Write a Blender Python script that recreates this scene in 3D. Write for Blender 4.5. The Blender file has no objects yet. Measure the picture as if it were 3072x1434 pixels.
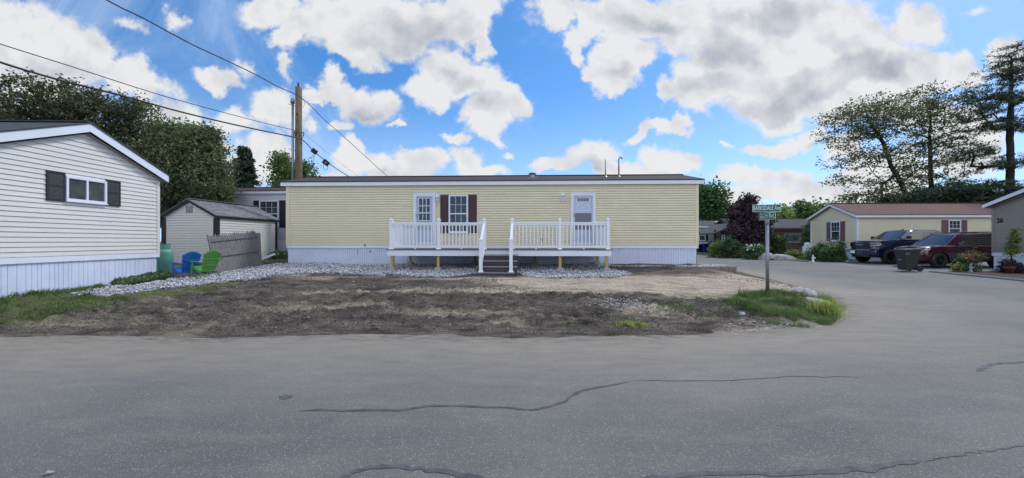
import bpy, math, random
import numpy as np
from mathutils import Matrix, Vector
R = math.radians
random.seed(7); RNG = np.random.default_rng(7)
scene = bpy.context.scene
COL = scene.collection
F, CX, HY, CZ = 1250.0, 1536.0, 724.0, 1.6      # focal in photo pixels, centre column, horizon row, eye height
# ------------------------------------------------------------------ camera
cam = bpy.data.cameras.new('camera'); camo = bpy.data.objects.new('camera', cam); COL.objects.link(camo)
camo.location = (0, 0, CZ); camo.rotation_euler = (R(90), 0, 0)
cam.sensor_width = 36; cam.lens = 36*F/3072; cam.shift_y = (HY-717)/3072; cam.clip_end = 3000; cam.clip_start = .05
scene.camera = camo
# ------------------------------------------------------------------ light
SUN_DIR = Vector((.50, .42, .76)).normalized()
SKY_STRENGTH, SUN_STRENGTH, EXPOSURE = .13, 1.6, .50
sl = bpy.data.lights.new('sun', 'SUN'); so = bpy.data.objects.new('sun', sl); COL.objects.link(so)
so.rotation_euler = SUN_DIR.to_track_quat('Z', 'Y').to_euler(); so.location = (0, 0, 50)
sl.energy = SUN_STRENGTH; sl.angle = R(10); sl.color = (1, .96, .9)
scene.view_settings.view_transform = 'Standard'; scene.view_settings.look = 'None'
scene.view_settings.exposure = EXPOSURE; scene.view_settings.gamma = 1

def s2l(c):
    return tuple((v/255/12.92 if v/255 <= .04045 else ((v/255+.055)/1.055)**2.4) for v in c)

def build_world():
    w = bpy.data.worlds.new('World'); scene.world = w; w.use_nodes = True
    nt = w.node_tree; N = nt.nodes; Lk = nt.links; N.clear()
    def m(op, a, b=None, c=None, clamp=False):
        n = N.new('ShaderNodeMath'); n.operation = op; n.use_clamp = clamp
        for i, v in enumerate((a, b, c)):
            if v is None: continue
            if isinstance(v, (int, float)): n.inputs[i].default_value = v
            else: Lk.new(v, n.inputs[i])
        return n.outputs[0]
    def ss(v, lo, hi):
        n = N.new('ShaderNodeMapRange'); n.interpolation_type = 'SMOOTHSTEP'; Lk.new(v, n.inputs[0])
        n.inputs[1].default_value = lo; n.inputs[2].default_value = hi; return n.outputs[0]
    def mix(f, a, b):
        n = N.new('ShaderNodeMix'); n.data_type = 'RGBA'
        if isinstance(f, float): n.inputs[0].default_value = f
        else: Lk.new(f, n.inputs[0])
        for s, v in ((6, a), (7, b)):
            if isinstance(v, tuple): n.inputs[s].default_value = (*v, 1)
            else: Lk.new(v, n.inputs[s])
        return n.outputs[2]
    sky = N.new('ShaderNodeTexSky'); sky.sky_type = 'NISHITA'; sky.sun_disc = False
    sky.sun_elevation = math.asin(SUN_DIR.z); sky.sun_rotation = math.atan2(SUN_DIR.x, SUN_DIR.y)
    sky.air_density = 1.0; sky.dust_density = .35; sky.ozone_density = 2.6; sky.altitude = 200
    tc = N.new('ShaderNodeTexCoord'); sep = N.new('ShaderNodeSeparateXYZ')
    lift = N.new('ShaderNodeVectorMath'); lift.operation = 'ADD'; lift.inputs[1].default_value = (0, 0, .22); Lk.new(tc.outputs['Generated'], lift.inputs[0])
    lift.inputs[1].default_value = (0, 0, .16)
    nrm = N.new('ShaderNodeVectorMath'); nrm.operation = 'NORMALIZE'; Lk.new(lift.outputs[0], nrm.inputs[0]); Lk.new(nrm.outputs[0], sky.inputs[0])
    Lk.new(tc.outputs['Generated'], sep.inputs[0])
    x, y, z = sep.outputs
    yy = m('MAXIMUM', y, .08)
    gx, gz = m('DIVIDE', x, yy), m('DIVIDE', z, yy)
    com = N.new('ShaderNodeCombineXYZ'); Lk.new(gx, com.inputs[0]); Lk.new(gz, com.inputs[1])
    front = ss(y, .15, .5)
    # warp for ragged cumulus edges
    def noise(vec, scale, detail, rough, out=0, dist=0.0):
        n = N.new('ShaderNodeTexNoise'); n.inputs['Scale'].default_value = scale; n.inputs['Detail'].default_value = detail
        n.inputs['Roughness'].default_value = rough; n.inputs['Distortion'].default_value = dist; Lk.new(vec, n.inputs['Vector']); return n.outputs[out]
    def vmath(op, a, b=None, s=None):
        n = N.new('ShaderNodeVectorMath'); n.operation = op
        Lk.new(a, n.inputs[0])
        if isinstance(b, tuple): n.inputs[1].default_value = b
        elif b is not None: Lk.new(b, n.inputs[1])
        if s is not None: n.inputs['Scale'].default_value = s
        return n.outputs[0]
    wv = vmath('SCALE', vmath('SUBTRACT', noise(com.outputs[0], 7, 5, .6, 1), (.5, .5, .5)), None, .16)
    q = vmath('ADD', com.outputs[0], wv)
    def field(blobs, after=None):
        acc = None; qq = q if after is None else after
        for ib, (cx, cy, rx, ry, rot, wgt) in enumerate(blobs):
            if acc is not None and ib % 8 == 0:
                ch = N.new('ShaderNodeVectorMath'); ch.operation = 'MULTIPLY_ADD'; Lk.new(acc, ch.inputs[0]); ch.inputs[1].default_value = (0, 0, 1); Lk.new(q, ch.inputs[2]); qq = ch.outputs[0]
            mp = N.new('ShaderNodeMapping'); mp.vector_type = 'TEXTURE'
            mp.inputs['Location'].default_value = ((cx-CX)/F, (HY-cy)/F, 0)
            mp.inputs['Rotation'].default_value = (0, 0, R(-rot)); mp.inputs['Scale'].default_value = (rx/F, ry/F, 1)
            Lk.new(qq, mp.inputs[0])
            sx = N.new('ShaderNodeVectorMath'); sx.operation = 'MULTIPLY'; sx.inputs[1].default_value = (1, 1, 0); Lk.new(mp.outputs[0], sx.inputs[0])
            ln = N.new('ShaderNodeVectorMath'); ln.operation = 'LENGTH'; Lk.new(sx.outputs[0], ln.inputs[0])
            v = m('MULTIPLY_ADD', ln.outputs['Value'], -wgt, wgt)
            acc = v if acc is None else m('SMOOTH_MAX', acc, v, .12)
        return acc
    W = 1.0
    CL = [(40,110,250,130,5,W),(240,160,170,95,15,W),(380,225,170,70,22,W),(120,230,260,80,0,W),(10,330,80,70,0,.8),
      (665,225,95,38,12,.75),(740,190,50,30,20,.42),(525,45,34,28,30,.4),(390,70,60,25,20,.28),
      (560,370,150,70,22,.9),(700,350,100,55,15,.8),(830,320,95,60,25,.75),(640,420,90,45,20,.9),(800,470,95,70,0,.9),(700,520,120,60,0,.9),(880,310,60,30,0,.6),
      (1020,60,180,120,10,W),(1060,150,120,55,5,W),(1200,60,230,105,0,W),(1400,40,120,95,-10,W),(1440,110,60,40,-70,.8),
      (800,15,100,60,0,.8),(870,90,50,70,0,.75),(848,185,26,60,0,.6),(1600,30,25,50,0,.3),
      (1390,215,150,85,8,W),(1300,265,110,60,0,W),(1500,290,85,60,30,W),(1450,350,90,65,20,W),(1560,320,40,40,0,.8),(1480,400,60,25,30,.6),
      (1110,300,100,60,20,.95),(1010,255,60,40,10,.8),(1025,368,50,24,15,.75),(1355,412,62,24,-8,.75),(1190,368,22,14,0,.6),(930,365,28,26,0,.6),(940,270,55,22,0,.6),
      (1060,480,62,62,10,W),(1150,520,130,45,0,W),(1260,490,85,42,5,.95),(1390,490,80,48,20,.95),(1440,525,100,32,0,.9),(1525,460,26,16,0,.6),(980,530,60,26,0,.8),
      (1870,155,100,68,-10,W),(1850,220,80,55,0,W),(1780,200,45,30,50,.6),
      (1670,35,80,70,0,W),(1730,110,60,45,0,.85),(1735,150,45,30,0,.7),(1780,40,90,70,0,W),
      (1870,40,120,85,0,W),(2150,60,270,140,0,W),(2150,230,180,120,20,W),(2400,120,290,170,0,W),(2300,290,230,95,5,W),
      (2560,220,260,105,-8,W),(2750,90,110,80,-20,W),(2800,225,160,65,-5,W),(2600,280,220,70,-5,W),(2080,295,100,65,20,W),(1990,280,40,45,0,.8),(2010,110,60,60,0,.8),
      (2010,383,75,24,5,.8),(1780,455,115,55,-10,W),(1660,490,80,32,-10,.9),(1850,505,120,42,0,.95),(1930,400,45,34,-60,.8),(2020,490,105,48,5,.95),(1960,520,100,35,0,.8),
      (2430,405,100,42,-12,.95),(2310,442,110,28,-8,.85),(2170,450,28,16,0,.55),(2540,430,80,60,0,.8),(2385,360,45,14,0,.5),
      (2240,535,110,34,0,.85),(2360,545,100,36,0,.85),(2250,600,260,34,0,.75),(2500,585,220,50,0,.8),(2650,500,180,80,0,.85),(2900,420,160,120,0,.8),(3040,180,90,60,0,.85),(2920,36,50,16,0,.3),(2760,330,120,50,0,.8)]
    GR = [(1260,90,180,75,0,1),(1130,110,110,50,0,1),(1400,235,75,38,10,.9),(150,210,200,60,10,.8),(1120,335,80,25,0,.7),
      (2200,150,160,60,0,1),(2330,60,200,60,-10,1),(2500,230,240,48,-26,1.3),(2290,320,150,45,-10,1.2),(2120,250,80,60,0,1),(2660,200,140,40,-10,.9),(1430,320,60,40,0,.6),(1960,60,110,30,0,.8),
      (1780,500,90,28,0,.7),(2450,425,70,20,0,.8),(1150,540,120,20,0,.5),(1880,205,50,25,0,.5),(2700,420,200,60,0,.6)]
    fld = field(CL)
    ch = N.new('ShaderNodeVectorMath'); ch.operation = 'MULTIPLY_ADD'; Lk.new(fld, ch.inputs[0]); ch.inputs[1].default_value = (0, 0, 1); Lk.new(q, ch.inputs[2]); grf = field(GR, ch.outputs[0])
    nz = noise(com.outputs[0], 5.5, 12, .66, 0, .2)
    nf = noise(com.outputs[0], 2.2, 3, .5)
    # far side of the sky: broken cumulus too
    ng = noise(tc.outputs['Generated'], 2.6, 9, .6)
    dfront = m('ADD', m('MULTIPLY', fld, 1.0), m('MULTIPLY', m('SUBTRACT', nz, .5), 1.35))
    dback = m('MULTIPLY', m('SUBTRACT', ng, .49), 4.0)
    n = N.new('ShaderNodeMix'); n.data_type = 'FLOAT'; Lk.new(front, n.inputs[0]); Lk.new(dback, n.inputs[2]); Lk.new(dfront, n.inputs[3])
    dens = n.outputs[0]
    nw = noise(com.outputs[0], 22, 8, .7, 0, .3)
    dens = m('ADD', dens, m('MULTIPLY', m('SUBTRACT', nw, .5), .34))
    mask = m('MULTIPLY', m('POWER', ss(dens, -.09, .33), 1.25), ss(z, -.02, .02))
    thick = ss(dens, .15, 1.05)
    # relief: same noise looked up a little towards the sun
    qs = vmath('ADD', com.outputs[0], (.012, .03, 0))
    nz1 = noise(com.outputs[0], 6, 5, .5, 0, .2); nz2 = noise(qs, 6, 5, .5, 0, .2)
    relief = m('MULTIPLY', m('SUBTRACT', nz1, nz2), 2.3)
    grey = m('ADD', m('MULTIPLY', thick, .07), m('MULTIPLY', m('MULTIPLY', ss(grf, -.25, .75), front), .58))
    nb1 = noise(com.outputs[0], 15, 5, .55, 0, .3); nb2 = noise(qs, 15, 5, .55, 0, .3)
    relief = m('ADD', relief, m('MULTIPLY', m('SUBTRACT', nb1, nb2), .6))
    grey = m('ADD', grey, relief)
    grey = m('ADD', grey, m('MULTIPLY', m('SUBTRACT', nf, .5), .35), None, True)
    ccol = mix(grey, mix(ss(y, -.3, .4), (1.0, .97, .93), (.96, .96, .965)), (.47, .50, .575))
    # blue of the sky deepened with height as in a clear summer sky
    hs = N.new('ShaderNodeHueSaturation'); Lk.new(sky.outputs[0], hs.inputs['Color'])
    hs.inputs['Saturation'].default_value = 1.3; hs.inputs['Value'].default_value = 1.0
    # paler towards the horizon, and thin veils of vapour
    pale = mix(m('MULTIPLY', m('SUBTRACT', 1.0, ss(z, .0, .36)), .42), hs.outputs[0], (5.2, 6.3, 7.4))
    veil = m('MULTIPLY', ss(noise(com.outputs[0], 1.8, 7, .62, 0, .8), .5, .78), .45)
    pale = mix(m('MULTIPLY', veil, front), pale, (5.6, 6.2, 6.9))
    b1 = N.new('ShaderNodeBackground'); b1.inputs[1].default_value = SKY_STRENGTH; Lk.new(pale, b1.inputs[0])
    b2 = N.new('ShaderNodeBackground'); b2.inputs[1].default_value = .5; Lk.new(ccol, b2.inputs[0])
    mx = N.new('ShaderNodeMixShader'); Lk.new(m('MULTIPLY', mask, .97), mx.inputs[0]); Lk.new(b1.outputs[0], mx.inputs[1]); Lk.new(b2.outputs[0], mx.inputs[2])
    # unseen clouds behind the camera, brightened to throw extra light on the shaded facade
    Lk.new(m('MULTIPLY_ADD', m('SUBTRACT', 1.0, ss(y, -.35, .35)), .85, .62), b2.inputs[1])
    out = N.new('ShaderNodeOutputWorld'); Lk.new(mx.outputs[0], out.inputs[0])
    w.cycles.sampling_method = 'MANUAL'; w.cycles.sample_map_resolution = 512
build_world()

# ------------------------------------------------------------------ helpers
def wp(px, py, Y):                       # point seen at photo pixel (px, py), at distance Y
    return ((px-CX)/F*Y, Y, CZ-(py-HY)/F*Y)
def wx(px, Y): return (px-CX)/F*Y

CTRL = []
for X in (-60, -35, -18, -10, -5, 0, 5, 10, 18, 35, 60):
    for Y in (-12, -3, 2, 5, 6.8): CTRL.append((X, Y, 0.0))
CTRL += [(3,7.2,0),(4.6,7.55,.0),(6.5,8.4,.02),(7.6,9.4,.05),(8.4,10.8,.09),(9.2,13.3,.13),(9.6,16,.18),(9.6,22,.25),(9.5,30,.33),
  (13,9,.03),(14,13,.12),(14,20,.24),(13,30,.34),(14,40,.4),(18,14.2,.2),(18.7,19.4,.22),(18.6,27,.3),(17,38,.4),(24,9,.02),(30,9,.05),
  (20.5,15,.25),(23,20,.25),(21,23,.29),(22,26.5,.36),(30,24,.4),(25,35,.5),(26,42,.6),(17,46,.5),(10,50,.5),(0,42,.55),(-20,40,.75),
  (-10.4,9.3,.25),(-11.4,9.3,.26),(-11.3,11.1,.31),(-11.3,13.3,.43),(-12,15.5,.6),(-14,18,.66),(-12,21,.7),(-20,22,.8),(-16,10,.3),(-16,7.2,.03),
  (-9,16.3,.655),(-4,16.1,.66),(0,16,.67),(4,15.9,.68),(7,15.6,.70),(7.3,17.5,.6),(7,20.5,.55),(-9,21,.68),(0,21,.65),
  (-9.3,13.2,.50),(-9.4,15.5,.62),(-8,13.5,.55),(-4.2,13.6,.52),(0,13.4,.53),(3.4,13.4,.53),(-.5,12.4,.545),(-4,11.5,.45),(2,11.5,.46),(5.5,13.4,.53),(7.2,14.2,.5),
  (-8,11,.35),(-4,9.5,.3),(0,9.5,.30),(3,9.7,.30),(6.5,10.6,.17),(6,12,.36),(7.5,12,.24),(-8,8.8,.17),(-4,8.2,.15),(0,8.2,.15),(3.5,8.6,.15),(5.5,9.3,.13),
  (-60,20,.6),(60,20,.5),(-60,60,1.2),(60,60,1.0),(0,70,.8),(-30,70,1.1),(30,70,.9)]
_c = np.array(CTRL, float)
_K = np.sqrt(((_c[:, None, :2]-_c[None, :, :2])**2).sum(-1))
_A = np.zeros((len(_c)+3,)*2); _A[:len(_c), :len(_c)] = -_K - .02*np.eye(len(_c))
_A[:len(_c), len(_c)] = 1; _A[:len(_c), len(_c)+1:] = _c[:, :2]; _A[len(_c):, :len(_c)] = _A[:len(_c), len(_c):].T
_w = np.linalg.solve(_A, np.concatenate([_c[:, 2], np.zeros(3)]))
def G(x, y):
    x = np.asarray(x, float); y = np.asarray(y, float); sh = x.shape
    xf = np.clip(x.ravel(), -70, 70); yf = np.clip(y.ravel(), -12, 80); out = np.empty(xf.size)
    for i in range(0, xf.size, 20000):
        d = np.sqrt((xf[i:i+20000, None]-_c[None, :, 0])**2+(yf[i:i+20000, None]-_c[None, :, 1])**2)
        out[i:i+20000] = -d@_w[:len(_c)] + _w[len(_c)] + _w[len(_c)+1]*xf[i:i+20000]+_w[len(_c)+2]*yf[i:i+20000]
    return out.reshape(sh)
def g(x, y): return float(G(np.array([x]), np.array([y]))[0])
def gp(px, py):                          # where the ray through a pixel meets the ground
    Y = 1.4*F/max(py-HY, 4)
    for _ in range(30):
        X = (px-CX)/F*Y; Y = .5*Y+.5*(CZ-g(X, Y))*F/max(py-HY, 4)
    return ((px-CX)/F*Y, Y)

def vnoise(x, y, seed=0):
    xi = np.floor(x).astype(np.int64); yi = np.floor(y).astype(np.int64); xf = x-xi; yf = y-yi
    def h(a, b):
        n = (a*374761393+b*668265263+seed*974634777) & 0xffffffff
        n = ((n ^ (n >> 13))*1274126177) & 0xffffffff
        return ((n ^ (n >> 16)) & 0xffff)/65535.0
    u = xf*xf*(3-2*xf); v = yf*yf*(3-2*yf)
    return (h(xi, yi)*(1-u)+h(xi+1, yi)*u)*(1-v)+(h(xi, yi+1)*(1-u)+h(xi+1, yi+1)*u)*v
def fbm(x, y, o=4, seed=0, gain=.5):
    a = 1; s = 0; t = 0
    for i in range(o):
        s = s+a*vnoise(x*2**i+17.3*i, y*2**i-9.1*i, seed+i); t += a; a *= gain
    return s/t
def poly_sdf(x, y, poly):                # + inside
    p = np.array(poly, float); d = np.full(x.shape, 1e9); ins = np.zeros(x.shape, bool); n = len(p)
    for i in range(n):
        a, b = p[i], p[(i+1) % n]; e = b-a; wx_, wy_ = x-a[0], y-a[1]
        t = np.clip((wx_*e[0]+wy_*e[1])/(e@e+1e-12), 0, 1)
        d = np.minimum(d, (wx_-e[0]*t)**2+(wy_-e[1]*t)**2)
        c = ((a[1] > y) != (b[1] > y)) & (x < (b[0]-a[0])*(y-a[1])/(b[1]-a[1]+1e-15)+a[0]); ins ^= c
    d = np.sqrt(d); return np.where(ins, d, -d)

MATS = {}
def mat(name, rgb, rough=.6, var=.12, scale=3.0, bump=0.0, bscale=60.0, metal=0.0, spec=.5, rgb2=None, detail=4, stretch=(1, 1, 1), coat=0, trans=0.0, vcol=None, fine=0.0, fscale=200.0, coords='Object'):
    if name in MATS: return MATS[name]
    m = bpy.data.materials.new(name); m.use_nodes = True; nt = m.node_tree; N = nt.nodes; Lk = nt.links
    b = N['Principled BSDF']; b.inputs['Roughness'].default_value = rough; b.inputs['Metallic'].default_value = metal
    b.inputs['Specular IOR Level'].default_value = spec; b.inputs['Coat Weight'].default_value = coat; b.inputs['Coat Roughness'].default_value = .04
    tc = N.new('ShaderNodeTexCoord'); mp = N.new('ShaderNodeMapping'); mp.inputs['Scale'].default_value = stretch; Lk.new(tc.outputs[coords], mp.inputs[0])
    nz = N.new('ShaderNodeTexNoise'); nz.inputs['Scale'].default_value = scale; nz.inputs['Detail'].default_value = detail; Lk.new(mp.outputs[0], nz.inputs[0])
    a = tuple(max(0, c*(1-var)) for c in rgb); c2 = rgb2 if rgb2 else tuple(min(1, c*(1+var)) for c in rgb)
    rp = N.new('ShaderNodeMapRange'); rp.inputs[1].default_value = .3; rp.inputs[2].default_value = .7; Lk.new(nz.outputs[0], rp.inputs[0])
    mx = N.new('ShaderNodeMix'); mx.data_type = 'RGBA'; Lk.new(rp.outputs[0], mx.inputs[0]); mx.inputs[6].default_value = (*a, 1); mx.inputs[7].default_value = (*c2, 1)
    col = mx.outputs[2]
    if vcol:
        at = N.new('ShaderNodeAttribute'); at.attribute_name = vcol[0]
        m2 = N.new('ShaderNodeMix'); m2.data_type = 'RGBA'; Lk.new(at.outputs['Fac'], m2.inputs[0]); Lk.new(col, m2.inputs[6]); m2.inputs[7].default_value = (*vcol[1], 1)
        col = m2.outputs[2]
    if fine:
        nf = N.new('ShaderNodeTexNoise'); nf.inputs['Scale'].default_value = fscale; nf.inputs['Detail'].default_value = 2; Lk.new(tc.outputs[coords], nf.inputs[0])
        r2 = N.new('ShaderNodeMapRange'); r2.inputs[1].default_value = .3; r2.inputs[2].default_value = .7; r2.inputs[3].default_value = 1-fine; r2.inputs[4].default_value = 1+fine; Lk.new(nf.outputs[0], r2.inputs[0])
        vm = N.new('ShaderNodeVectorMath'); vm.operation = 'SCALE'; Lk.new(col, vm.inputs[0]); Lk.new(r2.outputs[0], vm.inputs['Scale']); col = vm.outputs[0]
    Lk.new(col, b.inputs['Base Color'])
    if bump:
        n2 = N.new('ShaderNodeTexNoise'); n2.inputs['Scale'].default_value = bscale; n2.inputs['Detail'].default_value = 5; Lk.new(mp.outputs[0], n2.inputs[0])
        bp = N.new('ShaderNodeBump'); bp.inputs['Strength'].default_value = bump; bp.inputs['Distance'].default_value = .02; Lk.new(n2.outputs[0], bp.inputs['Height']); Lk.new(bp.outputs[0], b.inputs['Normal'])
    if trans:
        tr = N.new('ShaderNodeBsdfTranslucent'); Lk.new(col, tr.inputs[0]); ms = N.new('ShaderNodeMixShader'); ms.inputs[0].default_value = trans
        Lk.new(b.outputs[0], ms.inputs[1]); Lk.new(tr.outputs[0], ms.inputs[2]); Lk.new(ms.outputs[0], N['Material Output'].inputs[0])
    MATS[name] = m; return m

class MB:
    def __init__(s, M=None): s.v = []; s.f = []; s.M = M
    def add(s, vs, fs):
        o = len(s.v)
        if s.M is not None: vs = [tuple(s.M @ Vector(p)) for p in vs]
        s.v += [tuple(p) for p in vs]; s.f += [tuple(i+o for i in f) for f in fs]; return s
    def box(s, x0, x1, y0, y1, z0, z1):
        v = [(x0,y0,z0),(x1,y0,z0),(x1,y1,z0),(x0,y1,z0),(x0,y0,z1),(x1,y0,z1),(x1,y1,z1),(x0,y1,z1)]
        return s.add(v, [(0,3,2,1),(4,5,6,7),(0,1,5,4),(1,2,6,5),(2,3,7,6),(3,0,4,7)])
    def hexa(s, v): return s.add(v, [(0,3,2,1),(4,5,6,7),(0,1,5,4),(1,2,6,5),(2,3,7,6),(3,0,4,7)])
    def quad(s, a, b, c, d): return s.add([a, b, c, d], [(0,1,2,3)])
    def bar(s, p, q, w, h, up=(0,0,1)):  # rectangular bar between two points
        p, q = Vector(p), Vector(q); d = (q-p).normalized(); u = Vector(up)
        if abs(d.dot(u)) > .98: u = Vector((0, 1, 0))
        a = d.cross(u).normalized()*w/2; b = a.cross(d).normalized()*h/2
        return s.hexa([p-a-b, p+a-b, q+a-b, q-a-b, p-a+b, p+a+b, q+a+b, q-a+b])
    def cyl(s, p, q, r0, r1=None, n=12, cap=True):
        r1 = r0 if r1 is None else r1; p, q = Vector(p), Vector(q); d = (q-p)
        if d.length < 1e-6: return s
        d.normalize(); u = Vector((0,0,1)) if abs(d.z) < .9 else Vector((1,0,0)); a = d.cross(u).normalized(); b = d.cross(a)
        vs = []
        for c, r in ((p, r0), (q, r1)):
            for i in range(n): t = 2*math.pi*i/n; vs.append(c+a*math.cos(t)*r+b*math.sin(t)*r)
        fs = [(i, n+i, n+(i+1) % n, (i+1) % n) for i in range(n)]
        if cap: fs += [tuple(range(n)), tuple(range(2*n-1, n-1, -1))]
        return s.add(vs, fs)
    def tube(s, pts, r, n=8):
        pts = [Vector(p) for p in pts]; rs = r if isinstance(r, (list, tuple)) else [r]*len(pts); vs = []; fs = []
        for i, p in enumerate(pts):
            d = (pts[min(i+1, len(pts)-1)]-pts[max(i-1, 0)]).normalized(); u = Vector((0,0,1)) if abs(d.z) < .95 else Vector((1,0,0))
            a = d.cross(u).normalized(); b = d.cross(a)
            for k in range(n): t = 2*math.pi*k/n; vs.append(p+(a*math.cos(t)+b*math.sin(t))*rs[i])
        for i in range(len(pts)-1):
            for k in range(n): fs.append((i*n+k, (i+1)*n+k, (i+1)*n+(k+1) % n, i*n+(k+1) % n))
        fs += [tuple(range(n)), tuple(range(len(vs)-1, len(vs)-n-1, -1))]
        return s.add(vs, fs)
    def lathe(s, prof, c=(0,0,0), n=20):
        vs = []; fs = []; m_ = len(prof)
        for i in range(n):
            t = 2*math.pi*i/n
            for r, z in prof: vs.append((c[0]+r*math.cos(t), c[1]+r*math.sin(t), c[2]+z))
        for i in range(n):
            for k in range(m_-1): fs.append((i*m_+k, ((i+1) % n)*m_+k, ((i+1) % n)*m_+k+1, i*m_+k+1))
        return s.add(vs, fs)
    def prism(s, poly, y0, y1):          # poly in (x, z), extruded along y
        n = len(poly); vs = [(x, y0, z) for x, z in poly]+[(x, y1, z) for x, z in poly]
        return s.add(vs, [tuple(range(n)), tuple(range(2*n-1, n-1, -1))]+[(i, i+n, (i+1) % n+n, (i+1) % n) for i in range(n)])
    def ring(s, x0, x1, z0, z1, w, y0, y1):  # picture frame in the xz plane
        s.box(x0, x1, y0, y1, z0, z0+w); s.box(x0, x1, y0, y1, z1-w, z1)
        s.box(x0, x0+w, y0, y1, z0+w, z1-w); return s.box(x1-w, x1, y0, y1, z0+w, z1-w)
    def build(s, name, m, parent=None, smooth=False, bevel=0, kind=None, label=None):
        me = bpy.data.meshes.new(name); me.from_pydata(s.v, [], s.f); me.update()
        if m: me.materials.append(m)
        if smooth: me.polygons.foreach_set('use_smooth', [True]*len(me.polygons))
        return finish(name, me, parent, bevel, kind, label)
def finish(name, me, parent=None, bevel=0, kind=None, label=None):
    o = bpy.data.objects.new(name, me); COL.objects.link(o)
    if parent: o.parent = parent
    if bevel:
        b = o.modifiers.new('bevel', 'BEVEL'); b.width = bevel; b.segments = 2; b.limit_method = 'ANGLE'; b.angle_limit = R(35)
    if kind: o['kind'] = kind
    if label: o['label'] = label
    return o
def npmesh(name, V, Fc, m, parent=None, smooth=False, kind=None, attrs=None):
    me = bpy.data.meshes.new(name); V = np.asarray(V, np.float32); Fc = np.asarray(Fc, np.int32); k = Fc.shape[1]
    me.vertices.add(len(V)); me.vertices.foreach_set('co', V.ravel()); me.loops.add(Fc.size); me.loops.foreach_set('vertex_index', Fc.ravel())
    me.polygons.add(len(Fc)); me.polygons.foreach_set('loop_start', np.arange(0, Fc.size, k, dtype=np.int32)); me.polygons.foreach_set('loop_total', np.full(len(Fc), k, np.int32))
    if smooth: me.polygons.foreach_set('use_smooth', np.ones(len(Fc), bool))
    me.update(calc_edges=True); me.validate()
    for an, av in (attrs or {}).items():
        at = me.attributes.new(an, 'FLOAT', 'POINT'); at.data.foreach_set('value', np.asarray(av, np.float32))
    if m: me.materials.append(m)
    return finish(name, me, parent, 0, kind)
def tag(o, label, cat, group=None, kind=None):
    o['label'] = label; o['category'] = cat
    if group: o['group'] = group
    if kind: o['kind'] = kind
    return o
def thing(name, label, cat, loc=(0,0,0), rz=0, group=None):
    o = bpy.data.objects.new(name, None); COL.objects.link(o); o.location = loc; o.rotation_euler = (0, 0, rz); o.empty_display_size = .3
    return tag(o, label, cat, group)
def copy_tree(o, parent=None):
    c = o.copy(); COL.objects.link(c)
    if parent: c.parent = parent
    for ch in [k for k in bpy.data.objects if k.parent == o]: copy_tree(ch, c)
    return c
def text_mesh(name, body, size, m, parent, loc, rot, sx=1.0, depth=.002, label=None, weight=0.0):
    cu = bpy.data.curves.new(name, 'FONT'); cu.body = body; cu.size = size; cu.extrude = depth; cu.align_x = 'CENTER'; cu.align_y = 'CENTER'; cu.offset = weight
    t = bpy.data.objects.new(name+'_tmp', cu); COL.objects.link(t); bpy.context.view_layer.update()
    dg = bpy.context.evaluated_depsgraph_get(); me = bpy.data.meshes.new_from_object(t.evaluated_get(dg)); bpy.data.objects.remove(t); bpy.data.curves.remove(cu)
    me.transform(Matrix.Translation(loc) @ rot.to_4x4() @ Matrix.Diagonal((sx, 1, 1, 1)))
    me.materials.clear(); me.materials.append(m); me.name = name
    return finish(name, me, parent, label=label)
FACE = Matrix.Rotation(R(90), 3, 'X')    # text standing up, facing -y

# ------------------------------------------------------------------ materials
M_yel = mat('vinyl_yellow', s2l((219,212,184)), .45, .03, 1.5, fine=.02, fscale=9)
M_wht = mat('vinyl_white', s2l((212,213,209)), .45, .03, 1.2, fine=.02, fscale=9)
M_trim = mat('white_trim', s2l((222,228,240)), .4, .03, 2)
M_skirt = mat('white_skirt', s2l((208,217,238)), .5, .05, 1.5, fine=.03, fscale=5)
M_rail = mat('white_vinyl_rail', s2l((230,235,244)), .3, .02, 2)
M_grayside = mat('vinyl_taupe', s2l((140,133,128)), .5, .04, 2)
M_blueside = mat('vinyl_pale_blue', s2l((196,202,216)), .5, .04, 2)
M_farside = mat('vinyl_grey_blue', s2l((150,155,172)), .5, .04, 2)
M_log = mat('brown_log', s2l((88,72,66)), .8, .25, 2, .3, 30, stretch=(.3,1,4))
M_soffit = mat('soffit', s2l((150,146,146)), .6, .04)
M_shing_brown = mat('shingle_brown', s2l((66,56,58)), .9, .25, 9, .5, 60, stretch=(1,1,1), fine=.25, fscale=60)
M_shing_red = mat('shingle_redbrown', s2l((98,72,68)), .9, .22, 6, .5, 60, fine=.2, fscale=40)
M_shing_dark = mat('shingle_dark', s2l((66,68,74)), .9, .25, 5, .5, 60, fine=.2, fscale=40)
M_shing_grey = mat('shingle_grey', s2l((112,114,118)), .9, .35, 3, .6, 40, stretch=(1,1,6), fine=.35, fscale=26)
M_glass = mat('window_glass', (.018,.026,.032), .06, .5, 1.2, spec=.9)
M_glass2 = mat('window_glass_dull', (.05,.065,.075), .12, .6, 3, spec=.8)
M_screen = mat('screen_glass', s2l((104,110,124)), .3, .08, 3, spec=.5)
M_maroon = mat('shutter_maroon', s2l((70,42,50)), .55, .08, 2)
M_mauve = mat('shutter_mauve', s2l((112,84,92)), .7, .1, 4)
M_darkred = mat('shutter_dark_red', s2l((88,44,48)), .6, .1, 4)
M_charc = mat('shutter_charcoal', s2l((34,41,46)), .6, .08, 2)
M_navy = mat('shutter_navy', s2l((24,30,52)), .6, .1, 2)
M_blacktrim = mat('black_trim', s2l((24,26,36)), .6, .15, 2)
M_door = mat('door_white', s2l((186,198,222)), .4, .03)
M_doorgrey = mat('door_grey', s2l((160,168,184)), .45, .03)
M_deckb = mat('composite_brown', s2l((92,78,82)), .6, .1, 3, stretch=(.3,6,6))
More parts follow.
